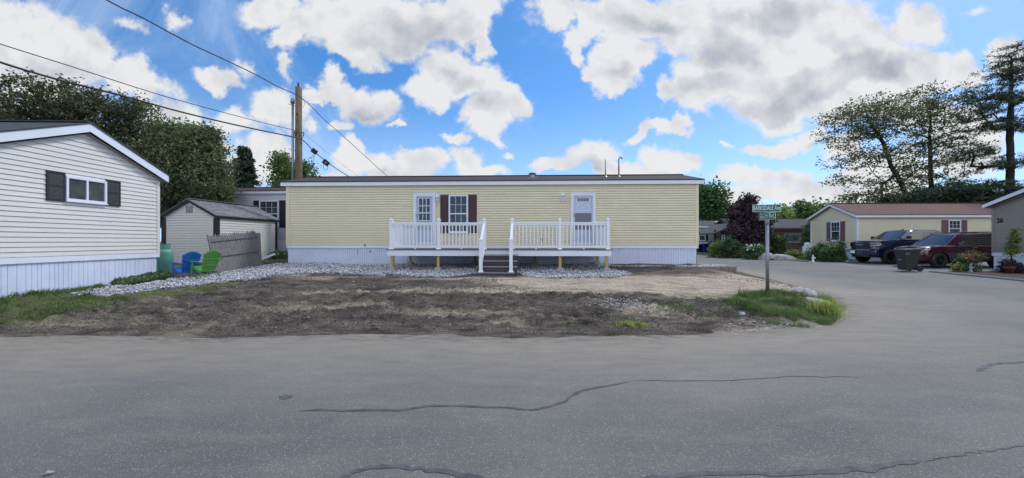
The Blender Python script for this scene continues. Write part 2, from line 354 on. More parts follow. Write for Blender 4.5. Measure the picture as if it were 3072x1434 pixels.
M_deckr = mat('composite_riser', s2l((64,60,68)), .6, .08, 3, stretch=(.3,6,6))
M_treat = mat('treated_wood', s2l((178,152,92)), .75, .2, 4, .2, 40, stretch=(4,4,.6))
M_conc = mat('concrete', s2l((150,148,146)), .85, .12, 5, .3, 80)
M_black = mat('black_plastic', (.012,.012,.014), .4, .2, 5)
M_rubber = mat('tyre_rubber', (.016,.016,.017), .8, .2, 8)
M_rim = mat('rim_black', (.03,.03,.035), .3, .2, 8, metal=.7)
M_galv = mat('galvanised_steel', s2l((148,154,164)), .4, .14, 5, metal=.65)
M_pvc = mat('grey_pvc', s2l((130,136,148)), .5, .06, 3)
M_pole = mat('pole_wood', s2l((88,78,62)), .85, .3, 3, .5, 30, stretch=(6,6,.5), rgb2=s2l((128,114,90)))
M_fence = mat('weathered_wood', s2l((116,113,116)), .9, .35, 4, .4, 40, stretch=(7,7,.5))
M_wire = mat('wire_black', (.01,.01,.014), .5, .2)
M_teal = mat('tank_green', s2l((92,152,136)), .5, .12, 4)
M_blue = mat('chair_blue', s2l((28,106,190)), .45, .06)
M_green = mat('chair_green', s2l((86,150,72)), .45, .06)
M_sign = mat('sign_green', s2l((0,96,84)), .35, .06, 6)
M_signw = mat('sign_white', s2l((214,232,232)), .35, .04, 6)
M_darkgreen = mat('bin_green', s2l((24,33,31)), .5, .15, 4)
M_binblue = mat('bin_blue', s2l((28,48,150)), .5, .1, 4)
M_navyp = mat('paint_navy', s2l((16,28,70)), .18, .1, 3, coat=1, metal=.35)
M_redp = mat('paint_burgundy', s2l((66,18,30)), .18, .1, 3, coat=1, metal=.35)
M_chrome = mat('chrome', (.75,.77,.8), .12, .05, metal=1)
M_autoglass = mat('auto_glass', (.012,.016,.02), .03, .3, 2, spec=1.0)
M_lamp = mat('headlamp_lens', s2l((190,205,225)), .08, .3, 12, spec=1)
M_amber = mat('amber_lens', s2l((190,90,50)), .2, .1)
M_rock = mat('granite', s2l((150,144,146)), .85, .35, 5, .6, 25, rgb2=s2l((178,176,178)))
M_rockl = mat('pale_rock', s2l((138,138,142)), .8, .35, 9, .5, 30, rgb2=s2l((196,196,200)))
M_stone = mat('river_stone', s2l((140,144,154)), .75, .55, 22, rgb2=s2l((228,229,234)), detail=1)
M_clod = mat('soil_clod', s2l((92,83,76)), .95, .3, 10)
M_brickedge = mat('edging_block', s2l((132,118,108)), .9, .2, 8, .3, 60)
M_white = mat('white_enamel', s2l((214,222,232)), .4, .04)
M_mulch = mat('mulch', s2l((58,46,44)), .95, .4, 14, .8, 60)
M_berm = mat('asphalt_berm', s2l((104,106,110)), .9, .2, 12, .4, 90)
M_insul = mat('insulator_rust', s2l((132,84,74)), .6, .2, 9)
M_red = mat('terracotta', s2l((104,50,46)), .8, .15, 6)
M_bark = mat('bark', s2l((74,66,60)), .95, .3, 5, .5, 20, stretch=(3,3,.6))
M_barkd = mat('bark_dark', s2l((46,40,38)), .95, .3, 5, .5, 20, stretch=(3,3,.6))
def leafm(name, a, b, tr=.35): return mat(name, s2l(a), .6, 0, 1.1, rgb2=s2l(b), detail=6, trans=tr, fine=.35, fscale=7)
L_brown = leafm('leaf_olive_bronze', (56, 70, 42), (104, 110, 72))
L_green = leafm('leaf_mid_green', (62, 91, 50), (120, 149, 85))
L_olive = leafm('leaf_olive', (76, 93, 58), (121, 130, 90))
L_conif = leafm('needle_dark', (38, 56, 44), (73, 94, 75), .15)
L_pine = leafm('needle_pine', (46, 66, 48), (83, 104, 79), .15)
L_lime = leafm('leaf_lime', (96, 124, 62), (156, 174, 100), .45)
L_deep = leafm('leaf_deep_green', (56, 88, 54), (96, 130, 77))
L_purple = leafm('leaf_purple', (42, 31, 39), (78, 58, 66), .2)
L_shrub = leafm('leaf_shrub', (64, 88, 57), (109, 130, 85))
L_grass = leafm('grass_blade', (62, 92, 44), (118, 142, 76), .4)
L_grassy = leafm('grass_blade_yellow', (112, 138, 64), (178, 188, 104), .45)
L_petalw = mat('petal_white', s2l((236,236,238)), .6, .05)
L_petalo = mat('petal_orange', s2l((170,88,62)), .6, .15, 9)
#MORE#
# ------------------------------------------------------------------ ground, road, dirt lot
LOT = [(-60,6.95),(-12,6.95),(-6,6.9),(1,6.88),(3,7.12),(4.6,7.55),(6.3,8.35),(7.5,9.3),(8.3,10.6),(8.9,12.2),(9.2,14),(9.6,17),(9.7,22),(9.6,30),(8.5,36),(3,41),(-60,44)]
ROADFAR = [(18.4,14.0),(17.6,10),(17.2,6)]
ROADS = [(-80,-14),(80,-14),(80,9.6),(24,9.6),(19.4,10.6),(17.6,12.4),(17.75,14.2),(18.25,17),(18.7,19.6),(18.8,23),(18.6,27),(18.2,31),(16.9,36.5),(13,43),(5,47),(-60,49),(-60,41),(3,38),(8,34),(7.2,11.5),(5.5,9.3),(2,8.2),(-80,8.0)]
def sheet(xs, ys, keep=None, zf=None):
    X, Y = np.meshgrid(xs, ys); Z = zf(X, Y); nx = len(xs)
    V = np.stack([X, Y, Z], -1).reshape(-1, 3); i = np.arange(len(ys)-1)[:, None]*nx+np.arange(nx-1)[None]
    Fc = np.stack([i, i+1, i+nx+1, i+nx], -1).reshape(-1, 4)
    if keep is not None:
        k = keep(X, Y).reshape(-1); Fc = Fc[k[Fc].any(1)]
    return V, Fc, X.ravel(), Y.ravel()
def compact(V, Fc):
    u, inv = np.unique(Fc, return_inverse=True); return V[u], inv.reshape(Fc.shape), u
M_ground = mat('meadow_ground', s2l((62,78,42)), .95, .3, .7, .4, 12, rgb2=s2l((92,100,58)), fine=.3, fscale=30)
t = np.linspace(-1, 1, 221); gxs = 75*t+700*t**7; gys = 22+60*t+700*t**7
V, Fc, _, _ = sheet(gxs, gys, None, lambda X, Y: G(X, Y)-.07-.0*(X))
npmesh('ground', V, Fc, M_ground, smooth=True, kind='structure')

def asphalt():
    m = bpy.data.materials.new('asphalt'); m.use_nodes = True; nt = m.node_tree; N = nt.nodes; Lk = nt.links; b = N['Principled BSDF']
    tc = N.new('ShaderNodeTexCoord')
    def noise(s, d, r=.5, st=None):
        n = N.new('ShaderNodeTexNoise'); n.inputs['Scale'].default_value = s; n.inputs['Detail'].default_value = d; n.inputs['Roughness'].default_value = r
        if st: mp = N.new('ShaderNodeMapping'); mp.inputs['Scale'].default_value = st; Lk.new(tc.outputs['Object'], mp.inputs[0]); Lk.new(mp.outputs[0], n.inputs[0])
        else: Lk.new(tc.outputs['Object'], n.inputs[0])
        return n.outputs[0]
    def mr(v, a, b_, c, d):
        n = N.new('ShaderNodeMapRange'); Lk.new(v, n.inputs[0]); n.inputs[1].default_value = a; n.inputs[2].default_value = b_; n.inputs[3].default_value = c; n.inputs[4].default_value = d; return n.outputs[0]
    def mix(f, a, c):
        n = N.new('ShaderNodeMix'); n.data_type = 'RGBA'; Lk.new(f, n.inputs[0])
        for s_, v in ((6, a), (7, c)):
            if isinstance(v, tuple): n.inputs[s_].default_value = (*v, 1)
            else: Lk.new(v, n.inputs[s_])
        return n.outputs[2]
    base = mix(mr(noise(.45, 5, .6), .3, .7, 0, 1), s2l((90,91,90)), s2l((113,113,110)))
    base = mix(mr(noise(1.1, 5, .6, (1, 3, 1)), .5, .75, 0, .55), base, s2l((128,125,118)))
    ag = N.new('ShaderNodeTexVoronoi'); ag.inputs['Scale'].default_value = 120; Lk.new(tc.outputs['Object'], ag.inputs[0])
    sepc = N.new('ShaderNodeSeparateColor'); Lk.new(ag.outputs['Color'], sepc.inputs[0])
    base = mix(mr(sepc.outputs[0], .0, .25, .5, 0), base, s2l((82,83,86)))
    base = mix(mr(sepc.outputs[1], .88, 1.0, 0, .5), base, s2l((180,180,178)))
    at = N.new('ShaderNodeAttribute'); at.attribute_name = 'dust'
    dm = N.new('ShaderNodeMath'); dm.operation = 'MULTIPLY'; Lk.new(at.outputs['Fac'], dm.inputs[0]); Lk.new(mr(noise(1.6, 6, .65, (1, 3.2, 1)), .25, .6, .35, 1), dm.inputs[1])
    base = mix(dm.outputs[0], base, s2l((150,142,128)))
    a3 = N.new('ShaderNodeAttribute'); a3.attribute_name = 'soil'
    dm2 = N.new('ShaderNodeMath'); dm2.operation = 'MULTIPLY'; Lk.new(a3.outputs['Fac'], dm2.inputs[0]); Lk.new(mr(noise(3.2, 6, .65, (1, 3.4, 1)), .42, .6, 0, .85), dm2.inputs[1])
    base = mix(dm2.outputs[0], base, s2l((86,78,72)))
    Lk.new(base, b.inputs['Base Color']); b.inputs['Roughness'].default_value = .85
    bp = N.new('ShaderNodeBump'); bp.inputs['Strength'].default_value = .45; bp.inputs['Distance'].default_value = .012; Lk.new(ag.outputs['Distance'], bp.inputs['Height']); Lk.new(bp.outputs[0], b.inputs['Normal'])
    MATS['asphalt'] = m; return m
M_asph = asphalt()
def roadz(X, Y): return G(X, Y)
xs = np.concatenate([np.arange(-80, -16, 2.0), np.arange(-16, 22, .16), np.arange(22, 81, 2.0)])
ys = np.concatenate([np.arange(-14, -1, 1.0), np.arange(-1, 24, .16), np.arange(24, 50, .8)])
V, Fc, X, Y = sheet(xs, ys, lambda X, Y: poly_sdf(X, Y, ROADS) > -.05, roadz)
V, Fc, u = compact(V, Fc); X = V[:, 0]; Y = V[:, 1]
dl = -poly_sdf(X.astype(float), Y.astype(float), LOT)      # distance outside the lot
dn = dl + 1.3*(fbm(X*.5, Y*.9, 4, 3)-.5)
dust = np.clip(1.1-dn/2.9, 0, 1)*.8
patch = np.exp(-(((X-9.6)/3.2)**2+((Y-12)/3.0)**2))*.9*np.clip(.3+fbm(X*.6, Y*.9, 4, 8), 0, 1)
dust = np.maximum(dust, patch); dust = np.maximum(dust, .5*np.exp(-(((X+4)/1.8)**2+((Y-5.3)/.5)**2)))
soil = np.clip(1-(dl+.25*(fbm(X*1.3, Y*2, 4, 5)-.5))/.55, 0, 1)
npmesh('road', V, Fc, M_asph, smooth=True, kind='structure', attrs={'dust': dust, 'soil': soil})

# dirt lot
def lotz(X, Y, d):
    zz = G(X, Y); edge = np.clip(d/.28, -1, 1)
    amp = np.clip(d/.6, 0, 1)
    zz = zz+.035*edge+.012*np.clip(d, 0, 1)
    flat = np.exp(-(((X-4)/4.5)**2+((Y-11.4)/1.5)**2))       # graded sandy area
    ridge = np.exp(-((d-.62)/.42)**2)*(X < 5.5)
    n1 = fbm(X*.8, Y*1.3, 3, 11)-.5; n2 = fbm(X*2.4, Y*4.2, 4, 12)-.5; n3 = fbm(X*7, Y*9, 3, 13)-.5; n4 = fbm(X*1.2, Y*9, 3, 14)-.5
    near = 1/(1+np.exp((Y-10.6)/.6))
    zz = zz+amp*(.07*n1+.06*n2*(1-.75*flat)+.075*np.maximum(n3, -.14)*(1-.75*flat)*(.4+near)+.035*n4*(1-.3*flat))+ridge*.02*(1+2*n2)
    zz = zz+.05*amp*near*np.maximum(fbm(X*6, Y*8, 3, 15)-.52, 0)*6*(1-flat)
    for (cx, cy, r, h) in [(-6.2,14.05,.5,.13),(-.5,11.0,.35,.10),(-7.2,12.6,.4,.08),(1.6,9.2,.45,.09),(4.6,8.9,.5,.09),(7.0,10.1,.5,.12)]:
        zz = zz+h*np.exp(-(((X-cx)/r)**2+((Y-cy)/(r*.8))**2))*(1+n3)
    return zz
xs = np.concatenate([np.arange(-60, -14, 1.0), np.arange(-14, 10.4, .055)]); ys = np.concatenate([np.arange(6.4, 12.5, .045), np.arange(12.5, 17, .08), np.arange(17, 46, .6)])
X, Y = np.meshgrid(xs, ys); D0 = poly_sdf(X, Y, LOT)+.28*(fbm(X*1.1, Y*1.1, 4, 21)-.5)*2*.5+.10*(fbm(X*5, Y*5, 3, 22)-.5)
Z = lotz(X, Y, D0); nx = len(xs)
V = np.stack([X, Y, Z], -1).reshape(-1, 3); i = np.arange(len(ys)-1)[:, None]*nx+np.arange(nx-1)[None]
Fc = np.stack([i, i+1, i+nx+1, i+nx], -1).reshape(-1, 4); k = (D0.ravel() > -.3); Fc = Fc[k[Fc].all(1)]
V, Fc, u = compact(V, Fc); X1 = X.ravel()[u]; Y1 = Y.ravel()[u]; D1 = D0.ravel()[u]
# kinds of soil: pale sand where the lot was graded, dark loam elsewhere
n = fbm(X1*.7, Y1*1.6, 5, 31)-.5
sand = 1.25*np.exp(-(((X1-3.4)/4.6)**4+((Y1-11.3)/1.45)**4))+1.1*np.exp(-(((X1-7.8)/1.5)**2+((Y1-12.5)/2.2)**2))+.5*np.exp(-(((X1+7.5)/3)**2+((Y1-12.6)/.7)**2))
sand = sand+.5*np.exp(-(((X1+4.5)/2.8)**2+((Y1-9.9)/.3)**2))+.5*np.exp(-(((X1+8.0)/1.6)**2+((Y1-9.4)/.25)**2))+.4*np.exp(-(((X1-2.8)/1.2)**2+((Y1-8.5)/.4)**2))+.45*np.exp(-(((X1-4.2)/.9)**2+((Y1-7.9)/.25)**2))
sand = np.clip((sand+2.0*n-.25)*1.6, 0, 1)
sand = np.maximum(sand, .75*np.exp(-((np.clip(D1, 0, 9))/.10)**2)*(X1 > 3.5))
weed = np.clip((np.exp(-(((X1+10.2)/2.2)**4+((Y1-9.6)/2.0)**4))+.9*np.exp(-(((X1-6.7)/1.7)**4+((Y1-9.7)/1.0)**4))+.9*(Y1 > 15.2)*(X1 > 7.4)+1.0*(Y1 > 18)+1.6*(n-.05)-.2)*2, 0, 1)
def dirtmat():
    m = mat('dirt', s2l((64,60,56)), .97, .2, 1.6, 1.0, 26, rgb2=s2l((106,99,91)), detail=10, stretch=(1,1.9,1), vcol=('sand', s2l((164,153,137))), fine=.5, fscale=34)
    nt = m.node_tree; N = nt.nodes; Lk = nt.links; b = N['Principled BSDF']; b.inputs['Specular IOR Level'].default_value = .15
    src = b.inputs['Base Color'].links[0].from_socket; at = N.new('ShaderNodeAttribute'); at.attribute_name = 'weed'
    tcs = N.new('ShaderNodeTexCoord'); mps = N.new('ShaderNodeMapping'); mps.inputs['Scale'].default_value = (.9, 6.5, 1); Lk.new(tcs.outputs['Object'], mps.inputs[0])
    ns = N.new('ShaderNodeTexNoise'); ns.inputs['Scale'].default_value = 1.5; ns.inputs['Detail'].default_value = 9; ns.inputs['Roughness'].default_value = .68; ns.inputs['Distortion'].default_value = .6; Lk.new(mps.outputs[0], ns.inputs[0])
    rs_ = N.new('ShaderNodeMapRange'); Lk.new(ns.outputs[0], rs_.inputs[0]); rs_.inputs[1].default_value = .36; rs_.inputs[2].default_value = .64; rs_.inputs[3].default_value = .62; rs_.inputs[4].default_value = 1.38
    vs_ = N.new('ShaderNodeVectorMath'); vs_.operation = 'SCALE'; Lk.new(src, vs_.inputs[0]); Lk.new(rs_.outputs[0], vs_.inputs['Scale']); src = vs_.outputs[0]
    mx = N.new('ShaderNodeMix'); mx.data_type = 'RGBA'; ml = N.new('ShaderNodeMath'); ml.operation = 'MULTIPLY'; ml.inputs[1].default_value = .75; Lk.new(at.outputs['Fac'], ml.inputs[0])
    Lk.new(ml.outputs[0], mx.inputs[0]); Lk.new(src, mx.inputs[6]); mx.inputs[7].default_value = (*s2l((86,96,56)), 1); Lk.new(mx.outputs[2], b.inputs['Base Color'])
    return m
npmesh('dirt_lot', V, Fc, dirtmat(), smooth=True, kind='structure', attrs={'sand': sand, 'weed': weed})
def LZ(x, y):                             # height of the lot surface at points
    x = np.atleast_1d(np.asarray(x, float)); y = np.atleast_1d(np.asarray(y, float))
    d = poly_sdf(x, y, LOT)+.28*(fbm(x*1.1, y*1.1, 4, 21)-.5)*2*.5+.10*(fbm(x*5, y*5, 3, 22)-.5)
    return np.maximum(lotz(x, y, d), G(x, y))

# ---------------- scattered pieces helpers
ICO_V = None
def ico():
    p = (1+5**.5)/2; v = np.array([(-1,p,0),(1,p,0),(-1,-p,0),(1,-p,0),(0,-1,p),(0,1,p),(0,-1,-p),(0,1,-p),(p,0,-1),(p,0,1),(-p,0,-1),(-p,0,1)], float); v /= np.linalg.norm(v[0])
    f = np.array([(0,11,5),(0,5,1),(0,1,7),(0,7,10),(0,10,11),(1,5,9),(5,11,4),(11,10,2),(10,7,6),(7,1,8),(3,9,4),(3,4,2),(3,2,6),(3,6,8),(3,8,9),(4,9,5),(2,4,11),(6,2,10),(8,6,7),(9,8,1)]); return v, f
def pebbles(name, P, size, m, label, cat, flat=.6, kind='stuff', group=None, smooth=False):
    v, f = ico(); n = len(P); s = size[:, None, None]*(1+.35*(RNG.random((n, 12, 1))-.5)*2)
    a = RNG.random(n)*6.283; ca, sa = np.cos(a)[:, None], np.sin(a)[:, None]; ax = 1+.45*RNG.random((n, 1)); ay = .75+.3*RNG.random((n, 1)); az = flat*(.7+.6*RNG.random((n, 1)))
    X = v[None, :, 0]*ax; Y = v[None, :, 1]*ay; Zz = v[None, :, 2]*az; tl = (RNG.random((n, 1))-.5)*.9; Zz = Zz+X*tl
    V = np.stack([X*ca-Y*sa, X*sa+Y*ca, Zz], -1)*s+P[:, None, :]
    Fc = (f[None]+12*np.arange(n)[:, None, None]).reshape(-1, 3)
    o = npmesh(name, V.reshape(-1, 3), Fc, m, smooth=smooth); tag(o, label, cat, group, kind); return o
def in_poly(poly, n):
    p = np.array(poly); lo, hi = p.min(0), p.max(0); out = []
    while len(out) < n:
        q = lo+(hi-lo)*RNG.random((n*2, 2)); out += list(q[poly_sdf(q[:, 0], q[:, 1], poly) > 0])
    return np.array(out[:n])
def blades(name, P, h, w, lean, m, label, cat, kind='stuff', group=None, parent=None, up=None):
    n = len(P); a = RNG.random(n)*6.283; dx = np.cos(a); dy = np.sin(a); b = a+1.57+RNG.normal(0, .3, n); bx = np.cos(b)*w/2; by = np.sin(b)*w/2
    ln = lean*(.3+RNG.random(n)); V = np.empty((n, 5, 3)); z0 = P[:, 2]-.01
    for k, (tt, ww) in enumerate(((0, 1), (.5, .75))):
        ox = dx*h*ln*tt**1.8; oy = dy*h*ln*tt**1.8; zz = z0+h*tt
        V[:, 2*k] = np.stack([P[:, 0]+ox-bx*ww, P[:, 1]+oy-by*ww, zz], -1); V[:, 2*k+1] = np.stack([P[:, 0]+ox+bx*ww, P[:, 1]+oy+by*ww, zz], -1)
    V[:, 4] = np.stack([P[:, 0]+dx*h*ln, P[:, 1]+dy*h*ln, z0+h*(1-.35*np.clip(ln, 0, 1.5))], -1)
    base = 5*np.arange(n)[:, None]; Fc = np.concatenate([base+np.array([[0,1,3]]), base+np.array([[0,3,2]]), base+np.array([[2,3,4]])], 0)
    o = npmesh(name, V.reshape(-1, 3), Fc, m, parent); 
    if label: tag(o, label, cat, group, kind)
    return o

# gravel beds
def gpoly(pts): return [gp(*p) for p in pts]
GRAV = [(-10.9,10.6),(-9.6,10.9)]
gr1 = gpoly([(205,893),(330,868),(470,852),(560,838),(640,826),(700,812),(790,802)])+[(-9.2,16.3),(-6,16.15),(-4.4,16.0)]+gpoly([(1150,835),(1040,826),(960,824),(880,830),(800,840),(700,848),(600,862),(480,874),(380,888),(300,898),(230,902)])
gr2 = [(-4.6,16.0),(3.6,15.8),(3.6,15.2)]+gpoly([(1790,812),(1900,826),(1850,838),(1700,842),(1580,836),(1560,826),(1420,826),(1390,834),(1260,836),(1190,832),(1100,822)])
gr3 = [(3.4,15.75),(3.4,15.25),(4.2,14.95),(6.9,14.82),(7.7,14.9),(8.05,15.25),(7.8,15.9),(7.2,15.62)]
M_grav = mat('gravel_bed', s2l((116,120,130)), .9, .5, 28, .9, 40, rgb2=s2l((160,164,174)), detail=3)
PP = []; SS = []
for poly, cnt, nm in ((gr1, 7200, 0), (gr2, 8200, 1), (gr3, 1100, 2)):
    p = np.array(poly); lo, hi = p.min(0)-.1, p.max(0)+.1
    xs = np.arange(lo[0], hi[0], .09); ys = np.arange(lo[1], hi[1], .09); X, Y = np.meshgrid(xs, ys); D = poly_sdf(X, Y, poly)+.12*(fbm(X*3, Y*3, 3, 40)-.5)
    if nm == 2: Z = np.full(X.shape, .685)-.0*(X)
    else: Z = LZ(X.ravel(), Y.ravel()).reshape(X.shape)+np.clip(D*.4, -.06, .028)
    nx = len(xs); V = np.stack([X, Y, Z], -1).reshape(-1, 3); i = np.arange(len(ys)-1)[:, None]*nx+np.arange(nx-1)[None]
    Fc = np.stack([i, i+1, i+nx+1, i+nx], -1).reshape(-1, 4); k = D.ravel() > -.06; Fc = Fc[k[Fc].all(1)]; V, Fc, _ = compact(V, Fc)
    npmesh('gravel_bed', V, Fc, M_grav, smooth=True, kind='structure')
    q = in_poly(poly, cnt)
    # ragged spill past the edge
    q = q+RNG.normal(0, .05, q.shape)
    z = (LZ(q[:, 0], q[:, 1])+.03) if nm != 2 else np.full(len(q), .70)
    PP.append(np.column_stack([q, z+RNG.random(len(q))*.02])); SS.append(.016+.020*RNG.random(len(q))**1.5)
pebbles('gravel', np.concatenate(PP), np.concatenate(SS), M_stone, 'grey and white crushed stone spread along the house and under the deck', 'gravel')
# stones and clods over the dirt
def scatter(name, cnt, box, smin, smax, m, label, cat, cond=None, flat=.6):
    q = np.column_stack([RNG.uniform(box[0], box[1], cnt), RNG.uniform(box[2], box[3], cnt)])
    d = poly_sdf(q[:, 0], q[:, 1], LOT); keep = d > .05
    if cond is not None: keep &= cond(q[:, 0], q[:, 1])
    q = q[keep]; s = smin+(smax-smin)*RNG.random(len(q))**3
    return pebbles(name, np.column_stack([q, LZ(q[:, 0], q[:, 1])+s*.25]), s, m, label, cat, flat)
clump = lambda x, y: fbm(x*.9, y*1.8, 3, 51)+.35*RNG.random(len(x)) > .68
scatter('soil_clods', 30000, (-13,9,6.9,13.4), .005, .024, M_clod, 'crumbled dark clods of soil over the torn up lot', 'soil', lambda x, y: clump(x, y) & (np.exp(-(((x-4)/4.5)**4+((y-11.4)/1.6)**4)) < .5))
scatter('loose_stones', 1500, (-12,8.6,7.0,13.4), .006, .022, M_rockl, 'pale pebbles strewn over the dirt lot', 'pebbles')
q = np.column_stack([RNG.normal(2.35, .30, 420), RNG.normal(8.85, .22, 420)]); pebbles('gravel_pile', np.column_stack([q, LZ(q[:, 0], q[:, 1])+.012]), .006+.011*RNG.random(420), M_stone, 'small spill of grey gravel in the front of the dirt lot', 'gravel')
q = np.array([gp(x, y) for x, y in zip(RNG.uniform(2180, 2400, 60), 984+RNG.normal(0, 5, 60)-np.linspace(-3, 6, 60))]); q = q[poly_sdf(q[:, 0], q[:, 1], LOT) > -.12]
pebbles('edge_stones', np.column_stack([q, np.maximum(LZ(q[:, 0], q[:, 1]), .01)+.01]), .010+.018*RNG.random(len(q))**2, M_rockl, 'white pebbles along the road edge below the sign grass', 'pebbles')
q = np.column_stack([RNG.uniform(-14, 18, 700), RNG.uniform(1.2, 7.2, 700)]); pebbles('road_grit', np.column_stack([q, G(q[:, 0], q[:, 1])+.003]), .003+.005*RNG.random(700)**2, M_rockl, 'tiny pale grit scattered over the asphalt', 'grit')
x, y = gp(149, 1424); tag(pebbles('road_stone', np.array([[x, y, .012]]), np.array([.018]), M_rockl, '', ''), 'single pale stone lying on the asphalt near the camera', 'stone'); 
del bpy.data.objects['road_stone']['kind']

# sealed cracks: thin tar ribbons on the asphalt
M_tar = mat('tar_seal', s2l((70,73,78)), .8, .2, 9, .3, 120, rgb2=s2l((96,98,102)))
def crack(pts, w0, seed):
    P = []
    for i in range(len(pts)-1):
        for t_ in np.linspace(0, 1, 14, endpoint=False): P.append((pts[i][0]+(pts[i+1][0]-pts[i][0])*t_, pts[i][1]+(pts[i+1][1]-pts[i][1])*t_))
    P.append(pts[-1]); W = []
    for x_, y_ in P: gx_, gy_ = gp(x_, y_); W.append((gx_, gy_))
    W = np.array(W); T = np.gradient(W, axis=0); T /= np.linalg.norm(T, axis=1)[:, None]; Nn = np.stack([-T[:, 1], T[:, 0]], 1)
    s = np.linspace(0, 40, len(W)); wob = (vnoise(s*.6, s*0+seed, 5)-.5)*.04; wd = w0*(.6+.7*vnoise(s*.7, s*0+seed, 6))*np.clip(np.minimum(np.arange(len(W)), np.arange(len(W))[::-1])/6, .15, 1)
    L = W+Nn*(wob+wd/2)[:, None]; Rr = W+Nn*(wob-wd/2)[:, None]; V = np.concatenate([np.column_stack([L, G(L[:, 0], L[:, 1])+.004]), np.column_stack([Rr, G(Rr[:, 0], Rr[:, 1])+.004])])
    n_ = len(W); i = np.arange(n_-1); npmesh('crack_seal', V, np.stack([i, i+1, i+1+n_, i+n_], 1), M_tar, kind='structure')
crack([(897,1232),(1014,1231),(1192,1231),(1282,1219),(1371,1219),(1480,1223),(1536,1226),(1596,1228),(1655,1221),(1690,1205),(1709,1191),(1740,1176),(1774,1164),(1894,1146)], .042, 1)
crack([(1894,1144),(2000,1142),(2132,1143),(2280,1136),(2371,1129),(2500,1131),(2600,1133)], .018, 2)
crack([(1000,1450),(1050,1420),(1103,1406),(1180,1402),(1252,1404),(1330,1414),(1401,1426),(1480,1450)], .05, 3)
crack([(1900,1440),(2013,1431),(2160,1424),(2311,1420),(2460,1416),(2609,1409),(2722,1390),(2760,1383)], .05, 4)
crack([(2760,1383),(2848,1370),(2960,1352),(3110,1334)], .014, 5)
crack([(2930,1116),(2950,1102),(2979,1092),(3030,1088),(3100,1085)], .06, 6)
crack([(838,1189),(858,1192),(880,1190)], .09, 7)

# far kerb strip (asphalt berm), driveway and mulch bed
def ribbon(name, pts, w, z0, h, m, side=1):
    W = np.array(pts, float); T = np.gradient(W, axis=0); T /= np.linalg.norm(T, axis=1)[:, None]; Nn = np.stack([T[:, 1], -T[:, 0]], 1)*side; V = []
    for off, zz in ((0, -.05), (0.02, h), (w*.6, h+.02), (w, h-.0), (w+.05, -.12)):
        Q = W+Nn*off; V.append(np.column_stack([Q, G(Q[:, 0], Q[:, 1])+zz+z0]))
    n_ = len(W); V = np.concatenate(V); Fc = []
    for k in range(4):
        i = np.arange(n_-1); Fc.append(np.stack([k*n_+i, k*n_+i+1, (k+1)*n_+i+1, (k+1)*n_+i], 1))
    return npmesh(name, V, np.concatenate(Fc), m, smooth=True, kind='structure')
def dens(pts, st=.3):
    out = []
    for a, b in zip(pts[:-1], pts[1:]):
        k = max(1, int(math.dist(a, b)/st)); out += [(a[0]+(b[0]-a[0])*j/k, a[1]+(b[1]-a[1])*j/k) for j in range(k)]
    return out+[pts[-1]]
FAR = [(24,9.5),(20.5,10.2),(18.5,11.4),(17.6,12.8),(17.7,14.2),(18.2,17),(18.6,18.6)]
FAR2 = [(18.7,26.0),(18.55,28),(18.1,31),(16.8,36.5),(13,43),(5,47),(-10,48)]
ribbon('kerb', dens(FAR), .35, 0, .05, M_berm); ribbon('kerb', dens(FAR2), .35, 0, .05, M_berm)
def patch_sheet(name, poly, zoff, m, res=.3, kind='structure', bump=0, attrs=None):
    p = np.array(poly); lo, hi = p.min(0)-res, p.max(0)+res; X, Y = np.meshgrid(np.arange(lo[0], hi[0], res), np.arange(lo[1], hi[1], res)); D = poly_sdf(X, Y, poly)
    Z = G(X, Y)+zoff+bump*(fbm(X*2, Y*2, 3, 70)-.5)+np.clip(D, -.3, 0)*.3
    nx = X.shape[1]; V = np.stack([X, Y, Z], -1).reshape(-1, 3); i = np.arange(X.shape[0]-1)[:, None]*nx+np.arange(nx-1)[None]; Fc = np.stack([i, i+1, i+nx+1, i+nx], -1).reshape(-1, 4)
    Fc = Fc[(D.ravel() > -res*1.1)[Fc].all(1)]; V, Fc, _ = compact(V, Fc); return npmesh(name, V, Fc, m, smooth=True, kind=kind)
M_drive = mat('driveway_concrete', s2l((116,116,118)), .9, .12, 1.2, .3, 60, fine=.1, fscale=40)
patch_sheet('driveway', [(18.1,18.8),(19.4,18.9),(32,19.6),(32,26.1),(18.1,26.1)], .02, M_drive, .25)
patch_sheet('mulch_bed', [(17.95,14.4),(18.45,17),(18.9,18.4),(24,18.8),(24,15.5),(23,12),(19.5,11.6),(18.2,13)], .04, M_mulch, .2, bump=.06)
M_lawn = mat('lawn', s2l((70,92,46)), .95, .3, 2.5, .5, 30, rgb2=s2l((104,120,66)), fine=.3, fscale=25)
patch_sheet('lawn', [(18.6,26.1),(22.3,26.3),(22.3,33),(24.5,39),(16.8,41.5),(17.2,36.8),(18.5,31),(18.9,28)], .05, M_lawn, .3)
